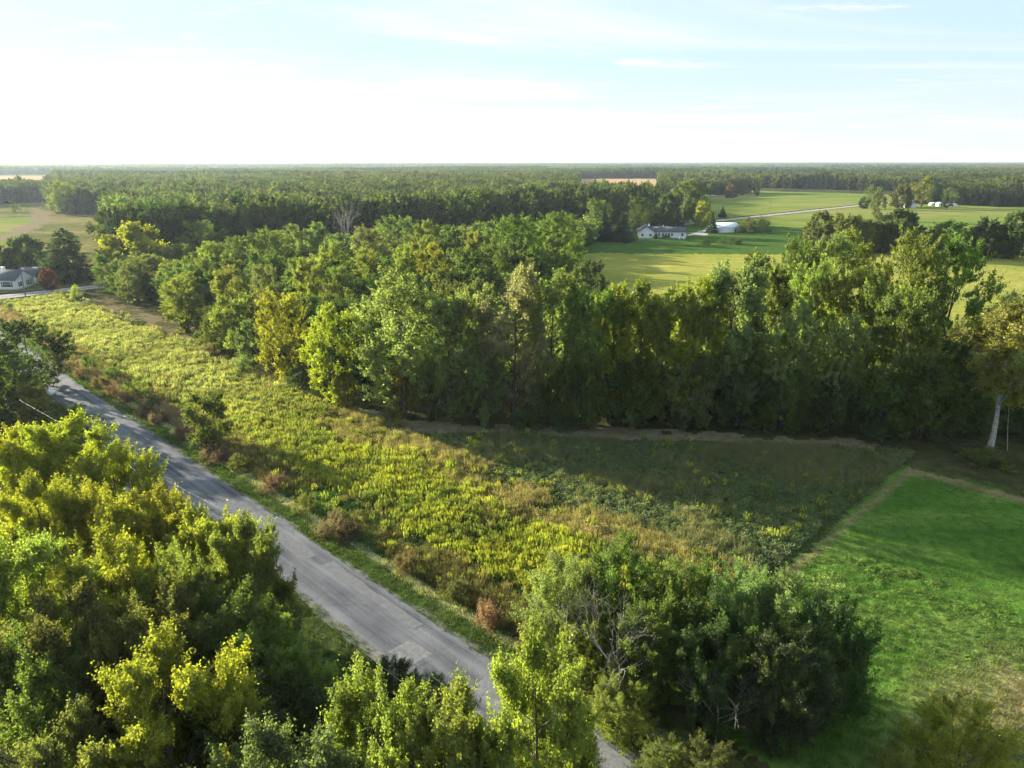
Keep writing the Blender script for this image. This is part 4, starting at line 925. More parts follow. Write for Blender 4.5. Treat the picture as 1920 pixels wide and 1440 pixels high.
# ------------------------------------------------------------------ weeds of the field
def weed_mesh(kind, seed):
    r = np.random.default_rng(seed); P = []; Nn = []; Ln = []; ti = []; Vb = []; tb = []
    def blade(p0, p1, w, t):
        a = r.uniform(0, 6.28); o = np.array((math.cos(a), math.sin(a), 0)) * w
        Vb.append(np.array([p0 - o, p0 + o, p1 + o * 0.25, p1 - o * 0.25])); tb.append(t)
    if kind == 'gold':
        for i in range(11):
            b = np.append(r.normal(0, 0.26, 2), 0); h = r.uniform(0.75, 1.3); top = b + np.append(r.normal(0, 0.09, 2), h)
            blade(b, top, 0.018, 0.15)
            for j in range(5):
                s = r.uniform(0.15, 0.8); P.append(b + (top - b) * s + np.append(r.normal(0, 0.09, 2), 0)); Nn.append(unit(r.normal(0, 0.7, 3) + (0, 0, 0.5))); Ln.append(r.uniform(0.12, 0.2)); ti.append(r.uniform(0.0, 0.3))
            for j in range(3):
                q = top + np.append(r.normal(0, 0.035, 2), -r.uniform(0.22, 0.34)); blade(q, q + np.append(r.normal(0, 0.05, 2), r.uniform(0.3, 0.48)), r.uniform(0.03, 0.055), r.uniform(0.6, 1.0))
            for j in range(3):
                P.append(top + np.append(r.normal(0, 0.06, 2), r.uniform(-0.25, 0.05))); Nn.append(unit(r.normal(0, 1, 3))); Ln.append(r.uniform(0.07, 0.12)); ti.append(r.uniform(0.5, 1.0))
    elif kind == 'dry':
        for i in range(34):
            b = np.append(r.normal(0, 0.2, 2), 0); top = b + np.append(r.normal(0, 0.18, 2), r.uniform(0.45, 1.0))
            blade(b, top, r.uniform(0.015, 0.035), r.uniform(0.65, 1.0))
            if i % 2: P.append(top); Nn.append(unit(r.normal(0, 1, 3))); Ln.append(r.uniform(0.08, 0.14)); ti.append(1.0)
    elif kind == 'leafy':
        for i in range(90):
            d = unit(r.normal(0, 1, 3)); d[2] = abs(d[2]); P.append(d * np.array((0.5, 0.5, 0.55)) * r.uniform(0.5, 1.05)); Nn.append(unit(d * 0.5 + r.normal(0, 0.5, 3) + (0, 0, 0.4))); Ln.append(r.uniform(0.14, 0.24)); ti.append(r.uniform(0.5, 1.0))
    else:
        for i in range(26):
            b = np.append(r.normal(0, 0.2, 2), 0); blade(b, b + np.append(r.normal(0, 0.09, 2), r.uniform(0.07, 0.2)), r.uniform(0.015, 0.03), r.uniform(0.6, 1.0))
    V = np.zeros((0, 3)); F = np.zeros((0, 4), int)
    if P:
        V, F = leaf_quads(np.array(P), np.array(Nn), np.array(Ln), r)
    if Vb:
        B = np.concatenate(Vb); F = np.concatenate([F, np.arange(len(B)).reshape(-1, 4) + len(V)]); V = np.concatenate([V, B]); ti = ti + tb
    return mesh_np('weed_' + kind, V, F, np.array(ti), M['weed'])
def weeds(name, kind, X, Y, smin, smax, col, label, cat, var=0.14, hs=None):
    r = np.random.default_rng(len(X))
    c = proto_collection(name + '_proto', [weed_mesh(kind, 200 + i) for i in range(4)])
    n = len(X); s = r.uniform(smin, smax, n) * (0.72 + 0.6 * fnoise(X + 5, Y, 7)); sz = s * r.uniform(0.8, 1.25, n) * (1 if hs is None else hs)
    col = np.asarray(col) * (1 + r.normal(0, var, (n, 1)) + r.normal(0, 0.05, (n, 3)))
    scatter(name, X, Y, r.integers(0, 4, n), r.uniform(0, 6.28, n), np.stack([s, s, sz], 1), np.clip(col, 0.01, 0.6), c, label, cat)
rw = np.random.default_rng(77)
def tl_v(u):                                     # how far the field reaches towards the tree line
    return np.where(u > 84, 58.5 + 0.012 * (u - 84), 58.5 + (84 - u) * 0.80)
def field_pts(dens):
    n = int(205 * 60 * dens)
    u = rw.uniform(25.2, 230, n); v = rw.uniform(35.2, 102, n)
    k = (v < tl_v(u) - np.where(u > 80, 0.5, 5.0) - 3.0 * fnoise(u, v, 14)) & ~((u > 150) & (u < 226) & (v > 55 - (u - 150) * 0.02 + 6 * (vnoise(u, v, 9) - 0.5)) & (rw.random(n) < 0.93))
    k &= rw.random(n) < np.clip(1.25 - u / 260, 0.35, 1)
    u, v = u[k], v[k]; x, y = uv(u, v)
    return u, v, x, y
u, v, x, y = field_pts(10.5)
gn = fnoise(x, y, 11)                             # stands of one kind
near = np.clip((100 - u) / 15, 0, 1)
bandg = np.clip((50.5 + 3 * (vnoise(u, v, 12) - 0.5) + (60 - u) * 0.06 - v) / 2.5, 0, 1)       # the yellow stand along the ditch
pg = near * (0.95 * bandg + 0.10 * (1 - bandg)) + (1 - near) * np.clip(0.9 - 0.55 * np.clip((v - 51) / 5, 0, 1), 0, 1)
pg = np.clip(pg * 0.86 - 1.9 * np.clip(gn - 0.52, 0, 1) - 0.8 * np.clip(fnoise(x + 50, y + 9, 4.5) - 0.55, 0, 1) - 0.3 * (u < 38) - 0.3 * ((v > 54) & (u < 80)), 0.015, 1)
pg = np.where(v < 38.8 + 2.0 * vnoise(u, v, 5), 0.03, pg)
isg = rw.random(len(u)) < pg
farm = np.clip((u[isg] - 75) / 45, 0, 1)[:, None]
cg = np.array((0.40, 0.40, 0.06)) * (1 - farm) + np.array((0.42, 0.405, 0.17)) * farm
green_ = np.clip((fnoise(x[isg] + 20, y[isg], 5) - 0.45) * 3.5, 0, 0.75)[:, None] * (1 - 0.55 * farm)
cg = cg * (1 - green_) + np.array((0.19, 0.22, 0.06)) * green_
cg = cg * (0.62 + 0.72 * fnoise(x[isg], y[isg], 6))[:, None]
weeds('goldenrod', 'gold', x[isg], y[isg], 0.5, 0.95, cg, 'yellow-green goldenrod weeds filling the field beside the road', 'goldenrod', 0.2)
xr, yr, ur, vr = x[~isg], y[~isg], u[~isg], v[~isg]
dn = fnoise(xr + 300, yr, 7) + rw.normal(0, 0.09, len(xr))
isd = dn > np.where((vr < 38) & (ur > 84), 0.2, np.where(vr < 39, 0.42, np.where((vr > 57) & (ur < 80), 0.64, np.where((ur > 55) & (ur < 125) & (vr > 51), 0.47, 0.55))))
cdry = np.where((vr[isd] < 39)[:, None], np.array((0.16, 0.135, 0.055)), np.array((0.33, 0.27, 0.12)))
cdry = np.where(((vr[isd] < 38) & (ur[isd] > 84) & (fnoise(xr[isd], yr[isd], 6) > 0.36))[:, None], np.array((0.30, 0.20, 0.14)), cdry)
cdry = np.where(((vr[isd] > 57) & (ur[isd] < 80))[:, None], np.array((0.21, 0.205, 0.10)), cdry)  # duller, greener tone paints in the tree line's shadow
weeds('dry_grass', 'dry', xr[isd], yr[isd], 0.55, 1.05, cdry, 'tufts of tan dry grass between the field weeds', 'grass')
lush = np.clip((fnoise(xr[~isd] + 77, yr[~isd], 9) - 0.42) * 5, 0, 1)[:, None] * np.where((vr[~isd] > 56) & (ur[~isd] < 84), 0.3, 0.9)[:, None]
weeds('leafy_weeds', 'leafy', xr[~isd], yr[~isd], 0.45, 1.0, np.where(((vr[~isd] > 56) & (ur[~isd] < 84))[:, None], np.array((0.155, 0.185, 0.078)), np.array((0.135, 0.14, 0.045))) * (1 - lush) + np.array((0.075, 0.16, 0.02)) * lush, 'low green leafy weeds covering the field', 'weeds', 0.2)  # tree line's shadow tint, with some fill light, put into the leaf colour
# short grass of the lawn, verge and mown strips
n = 26000
u = rw.uniform(-22, 25, n); v = rw.uniform(38, 95, n); x, y = uv(u, v)
dd = dry(x, y)
k = rw.random(n) < 0.75; x, y, dd = x[k], y[k], dd[k][:, None]
cl = np.array((0.11, 0.195, 0.03)) * (1 - dd) + np.array((0.34, 0.25, 0.13)) * dd
rough = np.clip((66 - (x + y) / R2) / 14, 0, 1)
weeds('lawn_grass', 'tuft', x, y, 0.6, 1.05, cl, 'short green tufts growing on the mown lawn', 'grass', 0.2, hs=0.6 + 0.9 * rough)
n = 2600
u = rw.uniform(-15, 24, n); v = rw.uniform(42, 74, n); x, y = uv(u, v)
k = (fnoise(x, y, 6) > 0.5) & (v < 64 + 6 * vnoise(u, v, 5)); x, y = x[k], y[k]
weeds('clover_weeds', 'leafy', x, y, 0.45, 0.85, (0.14, 0.22, 0.03), 'low leafy clover mounds in the sunny part of the lawn', 'weeds', 0.2, hs=0.5)
n = 9000
u = rw.uniform(0, 150, n); v = np.where(rw.random(n) < 0.5, rw.uniform(RV1 + 0.1, 36.3, n), rw.uniform(18, RV0 - 0.1, n)); x, y = uv(u, v)
pale = (np.abs(v - 34.35 + 0.6 * (vnoise(u, v * 0, 3) - 0.5)) < 0.5)[:, None]
weeds('verge_grass', 'tuft', x, y, 0.8, 1.5, np.where(pale, np.array((0.42, 0.40, 0.22)), np.array((0.075, 0.11, 0.025))), 'short grass on both verges of the asphalt road', 'grass', 0.2)

# ------------------------------------------------------------------ roadside shrubs
gS = 'dry pinkish shrubs along the road ditch'
ords = ['farthest up the road', 'second down the road from its far end', 'third down the road from its far end', 'beside the pair of green bushes', 'below the pair of green bushes', 'halfway down the far ditch', 'just past the green bushes',
        'at the foot of the lone small tree', 'just below the lone small tree', 'across the road from the black mailbox', 'across the road from the wire fittings', 'largest of the near pair in the ditch', 'smaller of the near pair in the ditch', 'beside the dark clump near the road end', 'under the bare branches at the road end']
for i, (px, by, w, h_) in enumerate([(112, 682, 28, 1.9), (130, 693, 28, 1.9), (152, 706, 30, 2.0), (186, 725, 32, 2.0), (212, 742, 34, 2.2), (235, 754, 34, 2.1), (272, 780, 36, 2.0), (300, 793, 40, 2.0), (345, 820, 44, 1.8),
                                     (405, 862, 66, 2.0), (515, 918, 62, 2.0), (625, 1000, 62, 2.4), (655, 1010, 50, 2.0), (915, 1175, 50, 2.6), (1010, 1225, 80, 2.8)]):
    X, Y = gp(px, by); f = Y * math.cos(PITCH) + (CAM_H - 1) * math.sin(PITCH)
    place_tree('dry_shrub', 'dry%d' % (i % 2), X, Y, h_, w / FPX * f, 'pnk' if i % 3 else 'brn', 'dry pinkish-brown shrub in the road ditch, ' + ords[i], 'shrub', gS)
for i, (k, px, by, w, h_, c, lb) in enumerate([
    ('shrub0', 172, 700, 40, 3.6, 'dgr', 'dark upright green bush above the dry ditch shrubs, left of a pair'),
    ('shrub1', 212, 716, 42, 2.8, 'grn', 'rounded green bush above the dry ditch shrubs, right of a pair'),
    ('shrub0', 250, 745, 50, 3.0, 'grn', 'bright green bush spreading over the ditch below the pair'),
    ('shrub1', 288, 765, 30, 1.8, 'dgr', 'small dark green bush on the field edge by the ditch'),
    ('mid4', 392, 838, 80, 7.5, 'olv', 'lone small tree standing in the weeds beside the road ditch'),
    ('shrub0', 130, 668, 34, 2.4, 'gry', 'greyish bush at the far end of the ditch'),
    ('shrub1', 450, 880, 50, 2.0, 'olv', 'olive bush in the ditch shade below the lone small tree'),
    ('shrub0', 575, 960, 50, 2.2, 'olv', 'dark olive bush in the ditch before the brightest goldenrod'),
    ('shrub0', 760, 1070, 60, 1.9, 'brn', 'brownish bush in the ditch beside the mown swath'),
    ('shrub1', 860, 1120, 60, 1.9, 'olv', 'low olive bush in the ditch near the dark clump'),
    ('shrub0', 372, 642, 30, 2.6, 'dgr', 'dark round bush on the grove edge by the brown clearing'),
    ('shrub1', 398, 668, 44, 2.6, 'brn', 'brownish bush on the grove edge below the brown clearing'),
    ('shrub0', 460, 700, 50, 3.4, 'gry', 'grey bush on the grove edge by the weedy field'),
    ('shrub1', 560, 735, 60, 3.6, 'dgr', 'dark bush at the foot of the bright grove-edge tree'),
    ('shrub0', 735, 796, 40, 2.2, 'dgr', 'grey-green bush at the bend of the tree line in the shade'),
    ('shrub1', 985, 806, 70, 3.0, 'dgr', 'low dark bush at the foot of the silvery tree'),
    ('shrub0', 1060, 806, 70, 2.6, 'dgr', 'low dark bush at the foot of the tree line, right of the silvery tree'),
    ('shrub1', 1425, 803, 60, 3.0, 'grn', 'green bush at the shaded edge of the mown strip'),
    ('shrub0', 1640, 826, 90, 3.0, 'dgr', 'low dark bush behind the white fallen log'),
    ('shrub1', 1845, 868, 90, 2.0, 'grn', 'green bush at the foot of the white trunk'),
    ('shrub0', 265, 552, 40, 2.6, 'dgr', 'dark bush between the gravel road and the brown clearing'),
    ('shrub1', 215, 548, 50, 2.2, 'grn', 'low green bush beside the gravel road below the round tree'),
    ('shrub0', 115, 556, 40, 1.8, 'olv', 'olive bush beside the gravel road opposite the white house'),
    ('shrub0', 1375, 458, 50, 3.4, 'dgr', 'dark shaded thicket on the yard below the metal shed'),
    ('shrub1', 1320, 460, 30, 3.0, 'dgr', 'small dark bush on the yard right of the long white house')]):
    X, Y = gp(px, by); f = Y * math.cos(PITCH) + (CAM_H - h_ / 2) * math.sin(PITCH)
    place_tree('bush' if k != 'mid4' else 'deciduous_tree', k, X, Y, h_, w / FPX * f, c, lb, 'bush' if k != 'mid4' else 'tree')

# ------------------------------------------------------------------ bare dead trees, snag, log, leaning stick
x, y = gp(1150, 1225, 5)
tag(obj('bare_tree', make_bare('bare', 5, 7.6, 9, 4, 0.6, 0.075), None, (x, y, 0)), 'pale leafless tree with upswept dead branches before the dark clump', 'tree')
x, y = gp(1065, 1160, 6)
tag(obj('bare_tree', make_bare('bare2', 6, 7, 5, 3, 0.5, 0.07), None, (x, y, 0)), 'smaller pale leafless tree beside the reddish roadside scrub', 'tree')
x, y = gp(1522, 1275, 4)
tag(obj('bare_tree', make_bare('bare3', 7, 6.5, 5, 3, 0.6, 0.05, 0.5), None, (x, y, 0)), 'small grey leafless tree in front of the darkest trees', 'tree')
x, y = gp(650, 425)
tag(obj('bare_tree', make_bare('bare4', 8, 17, 9, 4, 0.4, 0.3), None, (x * 0.66, y * 0.66, 0)), 'bare grey dead tree between the grove and the dark wood', 'tree')
x, y = gp(1340, 1400)
tag(obj('bare_tree', make_bare('bare5', 9, 5.5, 6, 3, 0.7, 0.05, 0.15), None, (x, y, 0)), 'thin leafless sapling at the bottom edge among olive bushes', 'tree')
mb = MB(); mb.tube([(0, 0, 0.1), (0.6, 0.3, 0.32), (1.5, 0.4, 0.7), (2.3, 0.2, 1.25)], [0.16, 0.15, 0.12, 0.06], 7); mb.tube([(0.7, 0.3, 0.34), (0.2, -0.5, 0.6), (-0.9, -0.6, 0.9)], [0.07, 0.05, 0.02], 5)
x, y = gp(1655, 828)
tag(obj('fallen_log', mb.mesh('log', M['pale_bark'], True), None, (x, y, 0), 2.4), 'white fallen log at the foot of the shaded tree line', 'log')
mb = MB(); mb.tube([(0, 0, 0), (-0.5, 0.1, 3), (-0.9, 0.2, 6.2)], [0.045, 0.04, 0.025], 5)
x, y = gp(1889, 846)
tag(obj('leaning_stem', mb.mesh('stem', M['pale_bark'], True), None, (x, y, 0)), 'thin pale leaning stem right of the white trunk', 'stem')
x, y = gp(1815, 625)
kd = make_tree('snag', 301, 9, 0.9, 0.0, 0.6, 0.3, 14, 90, 50, 0.28, 0.5, 0.3, lobe=(0.4, 0.7), trunk_r=0.03); K['snag'] = kd
place_tree('vine_covered_snag', 'snag', x, y, 10.5, 2.6, 'dgr', 'dark vine-covered snag standing up against the hay field', 'tree')

# ------------------------------------------------------------------ buildings
def part(name, mb, mat, parent): return obj(name, mb.mesh(name, M[mat]), parent)
def gable(mb, x0, x1, y0, y1, z0, zr, over=0.35, th=0.16):
    """two roof slabs over a block whose ridge runs along x"""
    ym = (y0 + y1) / 2; s = (zr - z0) / (ym - y0)
    for sy in (-1, 1):
        ye = (y0 - over) if sy < 0 else (y1 + over); ze = z0 - over * s
        a = [(x0 - over, ye, ze), (x1 + over, ye, ze), (x1 + over, ym, zr), (x0 - over, ym, zr)]
        mb.add(a + [(p[0], p[1], p[2] + th) for p in a], [(0, 3, 2, 1), (4, 5, 6, 7), (0, 1, 5, 4), (1, 2, 6, 5), (2, 3, 7, 6), (3, 0, 4, 7)])
def walls(mb, x0, x1, y0, y1, h, zr):
    ym = (y0 + y1) / 2
    mb.add([(x0, y0, -0.1), (x1, y0, -0.1), (x1, y1, -0.1), (x0, y1, -0.1), (x0, y0, h), (x1, y0, h), (x1, y1, h), (x0, y1, h), (x0, ym, zr - 0.02), (x1, ym, zr - 0.02)],
           [(0, 1, 5, 4), (2, 3, 7, 6), (1, 2, 6, 5), (3, 0, 4, 7), (4, 8, 8, 7)][:4])
    mb.add([(x0, y0, h), (x0, ym, zr - 0.02), (x0, y1, h), (x0, ym, h)], [(0, 3, 2, 1)])
    mb.add([(x1, y0, h), (x1, ym, h), (x1, y1, h), (x1, ym, zr - 0.02)], [(0, 1, 2, 3)])
def window(parent, side, a, z0, z1, w, plane, shutters=False, name='window', mat='glass'):
    """a window on the wall at 'plane'; side 'x+','x-','y+','y-' gives the way it looks"""
    s = 1 if side[1] == '+' else -1
    def bx(mb, a0, a1, zz0, zz1, d0, d1):
        p0, p1 = sorted((plane + s * d0, plane + s * d1))
        if side[0] == 'x': mb.box(p0, p1, a0, a1, zz0, zz1)
        else: mb.box(a0, a1, p0, p1, zz0, zz1)
    mb = MB(); bx(mb, a - w / 2, a + w / 2, z0, z1, 0.0, 0.03)
    g_ = part(name, mb, mat, parent)
    mb = MB(); t = 0.09
    bx(mb, a - w / 2 - t, a - w / 2, z0 - t, z1 + t, -0.01, 0.07); bx(mb, a + w / 2, a + w / 2 + t, z0 - t, z1 + t, -0.01, 0.07)
    bx(mb, a - w / 2, a + w / 2, z1, z1 + t, -0.01, 0.068); bx(mb, a - w / 2, a + w / 2, z0 - t, z0, -0.01, 0.068); bx(mb, a - w / 2, a + w / 2, (z0 + z1) / 2 - 0.03, (z0 + z1) / 2 + 0.03, 0.028, 0.06)
    part('frame', mb, 'trim', g_)
    if shutters:
        for e in (-1, 1):
            mb = MB(); c = a + e * (w / 2 + t + 0.22); bx(mb, c - 0.2, c + 0.2, z0 - 0.05, z1 + 0.05, 0.0, 0.05); part('shutter', mb, 'shutter', g_)
# white house by the gravel road at left
x, y = gp(31, 544)
h1 = obj('house', None, None, (x, y, 0), math.radians(-3)); tag(h1, 'white house with grey gable roof beside the gravel road at left', 'house')
mb = MB(); walls(mb, -14, 0, 0, 8, 2.9, 5.2); part('wall', mb, 'white_siding', h1)
mb = MB(); gable(mb, -14, 0, 0, 8, 2.95, 5.25); rf1 = part('roof', mb, 'shingle', h1)
mb = MB(); mb.box(-7, -6.2, 4.6, 5.4, 4.4, 6.1); part('chimney', mb, 'trim', rf1)
window(h1, 'y-', -2.6, 0.9, 2.3, 2.4, 0, True); window(h1, 'y-', -9, 1.0, 2.2, 1.3, 0, True)
window(h1, 'x+', 2.2, 0.9, 2.2, 1.0, 0, True); window(h1, 'x+', 5.6, 0.9, 2.2, 1.0, 0, True)
mb = MB(); mb.box(-5.9, -5.0, -0.05, 0.0, 0.1, 2.2); part('door', mb, 'shutter', h1)
mb = MB(); mb.box(-14.02, 0.02, -0.02, 8.02, -0.05, 0.35); part('foundation', mb, 'concrete', h1)
x, y = gp(56, 530)
h2 = obj('garage', None, None, (x, y, 0), math.radians(-3)); tag(h2, 'white garage with dark roof behind the left house', 'garage')
mb = MB(); walls(mb, -4, 3.2, 0, 7, 2.7, 4.2); part('wall', mb, 'white_siding', h2)
mb = MB(); gable(mb, -4, 3.2, 0, 7, 2.75, 4.25); part('roof', mb, 'shingle', h2)
mb = MB(); mb.box(-3, 0.5, -0.06, 0, 0, 2.2); part('garage_door', mb, 'white_metal', h2)
# long white ranch house by the hay field
x, y = gp(1240, 447)
h3 = obj('house', None, None, (x, y, 0), math.radians(-8)); tag(h3, 'long white house with dark grey roof beyond the hay field', 'house')
# left wing: gable end to the viewer; right wing: ridge across
mbw = MB()
def walls_y(mb, x0, x1, y0, y1, h, zr):
    m2 = MB(); walls(m2, y0, y1, x0, x1, h, zr)
    for V_, F_ in zip(m2.V, m2.F): pass
    n0 = 0
    for V_, F_ in zip(m2.V, m2.F):
        mb.add(V_[:, [1, 0, 2]], F_[:, ::-1] - n0); n0 += len(V_)
def gable_y(mb, x0, x1, y0, y1, z0, zr):
    m2 = MB(); gable(m2, y0, y1, x0, x1, z0, zr); n0 = 0
    for V_, F_ in zip(m2.V, m2.F):
        mb.add(V_[:, [1, 0, 2]], F_[:, ::-1] - n0); n0 += len(V_)
walls_y(mbw, -11, -3.5, -0.5, 17, 3.0, 5.4); part('wall', mbw, 'white_siding', h3)
mbw = MB(); walls(mbw, -3.48, 12, 3.0, 11.5, 2.9, 5.0); part('wall', mbw, 'white_siding', h3)
mbw = MB(); gable_y(mbw, -11, -3.5, -0.5, 17, 3.05, 5.45); rA = part('roof', mbw, 'shingle', h3)
mbw = MB(); gable(mbw, -6.0, 12, 3.0, 11.5, 2.95, 5.05); rB = part('roof', mbw, 'shingle', h3)
mbw = MB(); mbw.box(-6.2, -5.5, 9, 9.7, 4.0, 6.1); part('chimney', mbw, 'trim', rA)
mbw = MB(); mbw.tube([(1.0, 6.5, 4.6), (1.0, 6.5, 6.2)], [0.1, 0.1], 6); part('vent_pipe', mbw, 'trim', rB)
window(h3, 'y-', -9.2, 1.1, 2.2, 1.1, -0.5); window(h3, 'y-', -5.3, 1.1, 2.2, 1.1, -0.5)
for a in (-2.4, -1.0, 1.0, 2.4, 5.2): window(h3, 'y-', a, 1.0, 2.3, 0.9, 3.0)
window(h3, 'y-', 10.2, 0.9, 2.3, 0.9, 3.0)
mbw = MB(); mbw.box(3.2, 4.2, 2.94, 3.0, 0.05, 2.15); part('door', mbw, 'shutter', h3)
mbw = MB(); mbw.box(2.6, 4.8, 1.2, 2.99, -0.05, 0.2); part('step', mbw, 'concrete', h3)
for i, (px, lb) in enumerate([(1228, 'low dark hedge bush in front of the gable of the long white house'), (1248, 'low dark hedge bush before the windows of the long white house')]):
    X, Y = gp(px, 446.5); place_tree('bush', 'shrub0', X, Y, 1.5, 4.5, 'dgr', lb, 'bush')
# white metal shed with gambrel-like bent roof
x, y = gp(1345, 436.5)
h4 = obj('metal_shed', None, None, (x, y, 0), math.radians(14)); tag(h4, 'white metal shed with white roof right of the long house', 'shed')
mb = MB(); walls(mb, 0, 13, 0, 9, 2.7, 4.6); part('wall', mb, 'white_metal', h4)
mb = MB(); gable(mb, 0, 13, 0, 9, 2.75, 4.65, 0.25, 0.1); part('roof', mb, 'white_metal', h4)
mb = MB(); mb.box(13.0, 13.06, 3, 6, 0, 2.4); part('sliding_door', mb, 'trim', h4)
mb = MB(); mb.box(10.2, 11.1, -0.06, 0, 0, 2.0); part('door', mb, 'shutter', h4)
# small far house and sheds at right
x, y = gp(1694, 389)
h5 = obj('house', None, None, (x, y, 0), math.radians(-28)); tag(h5, 'small white far house with reddish-dark roof among the trees at right', 'house')
mb = MB(); walls_y(mb, 0, 9, 0, 14, 3.2, 5.6); part('wall', mb, 'white_siding', h5)
mb = MB(); gable_y(mb, 0, 9, 0, 14, 3.25, 5.65); part('roof', mb, 'shingle', h5)
window(h5, 'y-', 4.5, 1.0, 2.3, 2.2, 0); window(h5, 'x+', 6, 1.0, 2.3, 1.4, 9)
for px, py, w_, lb, hh in [(1760, 387, 4.5, 'tiny white gabled shed with dark doorway among the far trees at right', 3.2), (1777, 387.5, 8.5, 'long low white shed beside the pale far tree at right', 2.2), (1746, 385, 5.0, 'grey low shed between the small far house and the tiny white shed', 2.2)]:
    x, y = gp(px, py); h = obj('shed', None, None, (x, y, 0), 0.1); tag(h, lb, 'shed')
    mb = MB(); walls(mb, 0, w_, 0, 4, hh * 0.75, hh); part('wall', mb, 'white_siding', h)
    mb = MB(); gable(mb, 0, w_, 0, 4, hh * 0.75 + 0.04, hh + 0.04, 0.2, 0.1); part('roof', mb, 'white_metal', h)
    mb = MB(); mb.box(w_ * 0.4, w_ * 0.4 + 1.2, -0.05, 0, 0, hh * 0.6); part('door', mb, 'shutter', h)
# vehicles at the far side of the pasture and at the roadside
def car(x, y, rz, label, s=1.0):
    r = obj('parked_car', None, None, (x, y, 0), rz, (s, s, s)); tag(r, label, 'car')
    mb = MB()
    prof = [(-2.2, 0.35), (2.2, 0.35), (2.25, 0.75), (1.1, 0.95), (0.45, 1.45), (-1.5, 1.48), (-2.15, 0.98)]
    n = len(prof); V = [(a, -0.88, b) for a, b in prof] + [(a, 0.88, b) for a, b in prof]
    F = [(i, (i + 1) % n, n + (i + 1) % n, n + i) for i in range(n)]
    mb.add(V, F); mb.add(V[:n], [(0, 1, 2, 3), (3, 4, 5, 6), (0, 3, 6, 6)][:2]); mb.add([V[0], V[3], V[6], ((V[0][0] + V[6][0]) / 2 - 0.05, -0.88, 0.66)], [(0, 1, 2, 3)])
    mb.add(V[n:], [(3, 2, 1, 0), (6, 5, 4, 3)]); mb.add([V[n], V[n + 3], V[n + 6], ((V[n][0] + V[n + 6][0]) / 2 - 0.05, 0.88, 0.66)], [(3, 2, 1, 0)])
    part('body', mb, 'car_white', r)
    for sy in (-0.89, 0.89):
        mb = MB(); mb.add([(-1.3, sy, 0.98), (0.75, sy, 0.98), (0.4, sy, 1.38), (-1.2, sy, 1.4)], [(0, 1, 2, 3)]); part('window', mb, 'glass', r)
        for sx in (-1.35, 1.4):
            mb = MB(); mb.tube([(sx, sy - 0.1, 0.33), (sx, sy + 0.1, 0.33)], [0.33, 0.33], 12); mb.tube([(sx, sy * 1.12, 0.33), (sx, sy * 1.125, 0.33)], [0.33, 0.02], 12); part('wheel', mb, 'black', r)
for px, lb in [(1328, 'white vehicle parked at the far left edge of the pasture'), (1338, 'second white vehicle parked at the far edge of the pasture, nearer the lone tree')]:
    x, y = gp(px, 368.2); car(x, y, 0.1, lb, 1.3)
x, y = gp(78, 742.5); car(x, y, math.radians(10), 'white car half hidden by bushes at the roadside turnout', 0.9)
# mailbox
x, y = gp(271, 899)
mbx = obj('mailbox', None, None, (x, y, 0), math.radians(45)); tag(mbx, 'black mailbox on a post at the driveway mouth', 'mailbox')
mb = MB(); mb.box(-0.06, 0.06, -0.06, 0.06, 0, 1.05); part('post', mb, 'pole_wood', mbx)
mb = MB(); th = np.linspace(0, math.pi, 7); pr = [(-0.16, 1.05), (0.16, 1.05)] + [(0.16 * math.cos(a), 1.25 + 0.14 * math.sin(a)) for a in th]
n = len(pr); V = [(-0.32, a, b) for a, b in pr] + [(0.32, a, b) for a, b in pr]
mb.add(V, [(i, (i + 1) % n, n + (i + 1) % n, n + i) for i in range(n)])
for s in (0, n): mb.add(V[s:s + n], [(0, 1, 2, 8), (2, 3, 7, 8), (3, 4, 6, 7), (4, 5, 6, 6)][:3])
part('box', mb, 'black', mbx)
# garden things before the long house
for px, lb in [(1274, 'white garden chair on the lawn before the long house, left one'), (1282, 'white garden chair on the lawn before the long house, right one')]:
    x, y = gp(px, 449.5); c_ = obj('garden_chair', None, None, (x, y, 0), 0.4, (1.4, 1.4, 1.4)); tag(c_, lb, 'chair', 'white garden chairs')
    mb = MB(); mb.box(-0.3, 0.3, -0.3, 0.3, 0.4, 0.46); part('seat', mb, 'trim', c_)
    mb = MB(); mb.box(-0.3, 0.3, 0.3, 0.36, 0.4, 1.05); part('backrest', mb, 'trim', c_)
    for a in (-0.27, 0.27):
        for b in (-0.27, 0.27): mb = MB(); mb.box(a - 0.03, a + 0.03, b - 0.03, b + 0.03, 0, 0.4); part('leg', mb, 'trim', c_)

# ------------------------------------------------------------------ wires, poles, mast
def cable(name, P0, P1, sag, r, label):
    t = np.linspace(0, 1, 26)[:, None]; P = np.array(P0) * (1 - t) + np.array(P1) * t; P[:, 2] -= (sag * 4 * t * (1 - t))[:, 0]
    mb = MB(); mb.tube(P, np.full(26, r), 5); return tag(obj(name, mb.mesh(name, M['wire'], True)), label, 'wire', 'roadside overhead wires')
def wp(px, py, z): a, b = gp(px, py, z); return (a, b, z)
pA, pB, pC = wp(272, 877, 8.6), wp(426, 960, 8.4), wp(800, 1256, 8.2)
dA = np.array(pA) + (np.array(pA) - np.array(pB)) * 2.2
dC = np.array(pC) + (np.array(pC) - np.array(pB)) * 0.6
cable('overhead_wire', dA, pB, 0.15, 0.006, 'pale overhead wire crossing above the road from the golden trees, far span')
cable('overhead_wire', pB, dC, 0.15, 0.009, 'pale overhead wire crossing above the road towards the camera, near span')
qA, qC = wp(320, 932, 6.2), wp(715, 1245, 6.0)
cable('overhead_wire', np.array(qA) + (np.array(qA) - np.array(qC)) * 0.9, np.array(qC) + (np.array(qC) - np.array(qA)) * 0.5, 0.25, 0.006, 'thin lower wire over the shaded roadside grass')
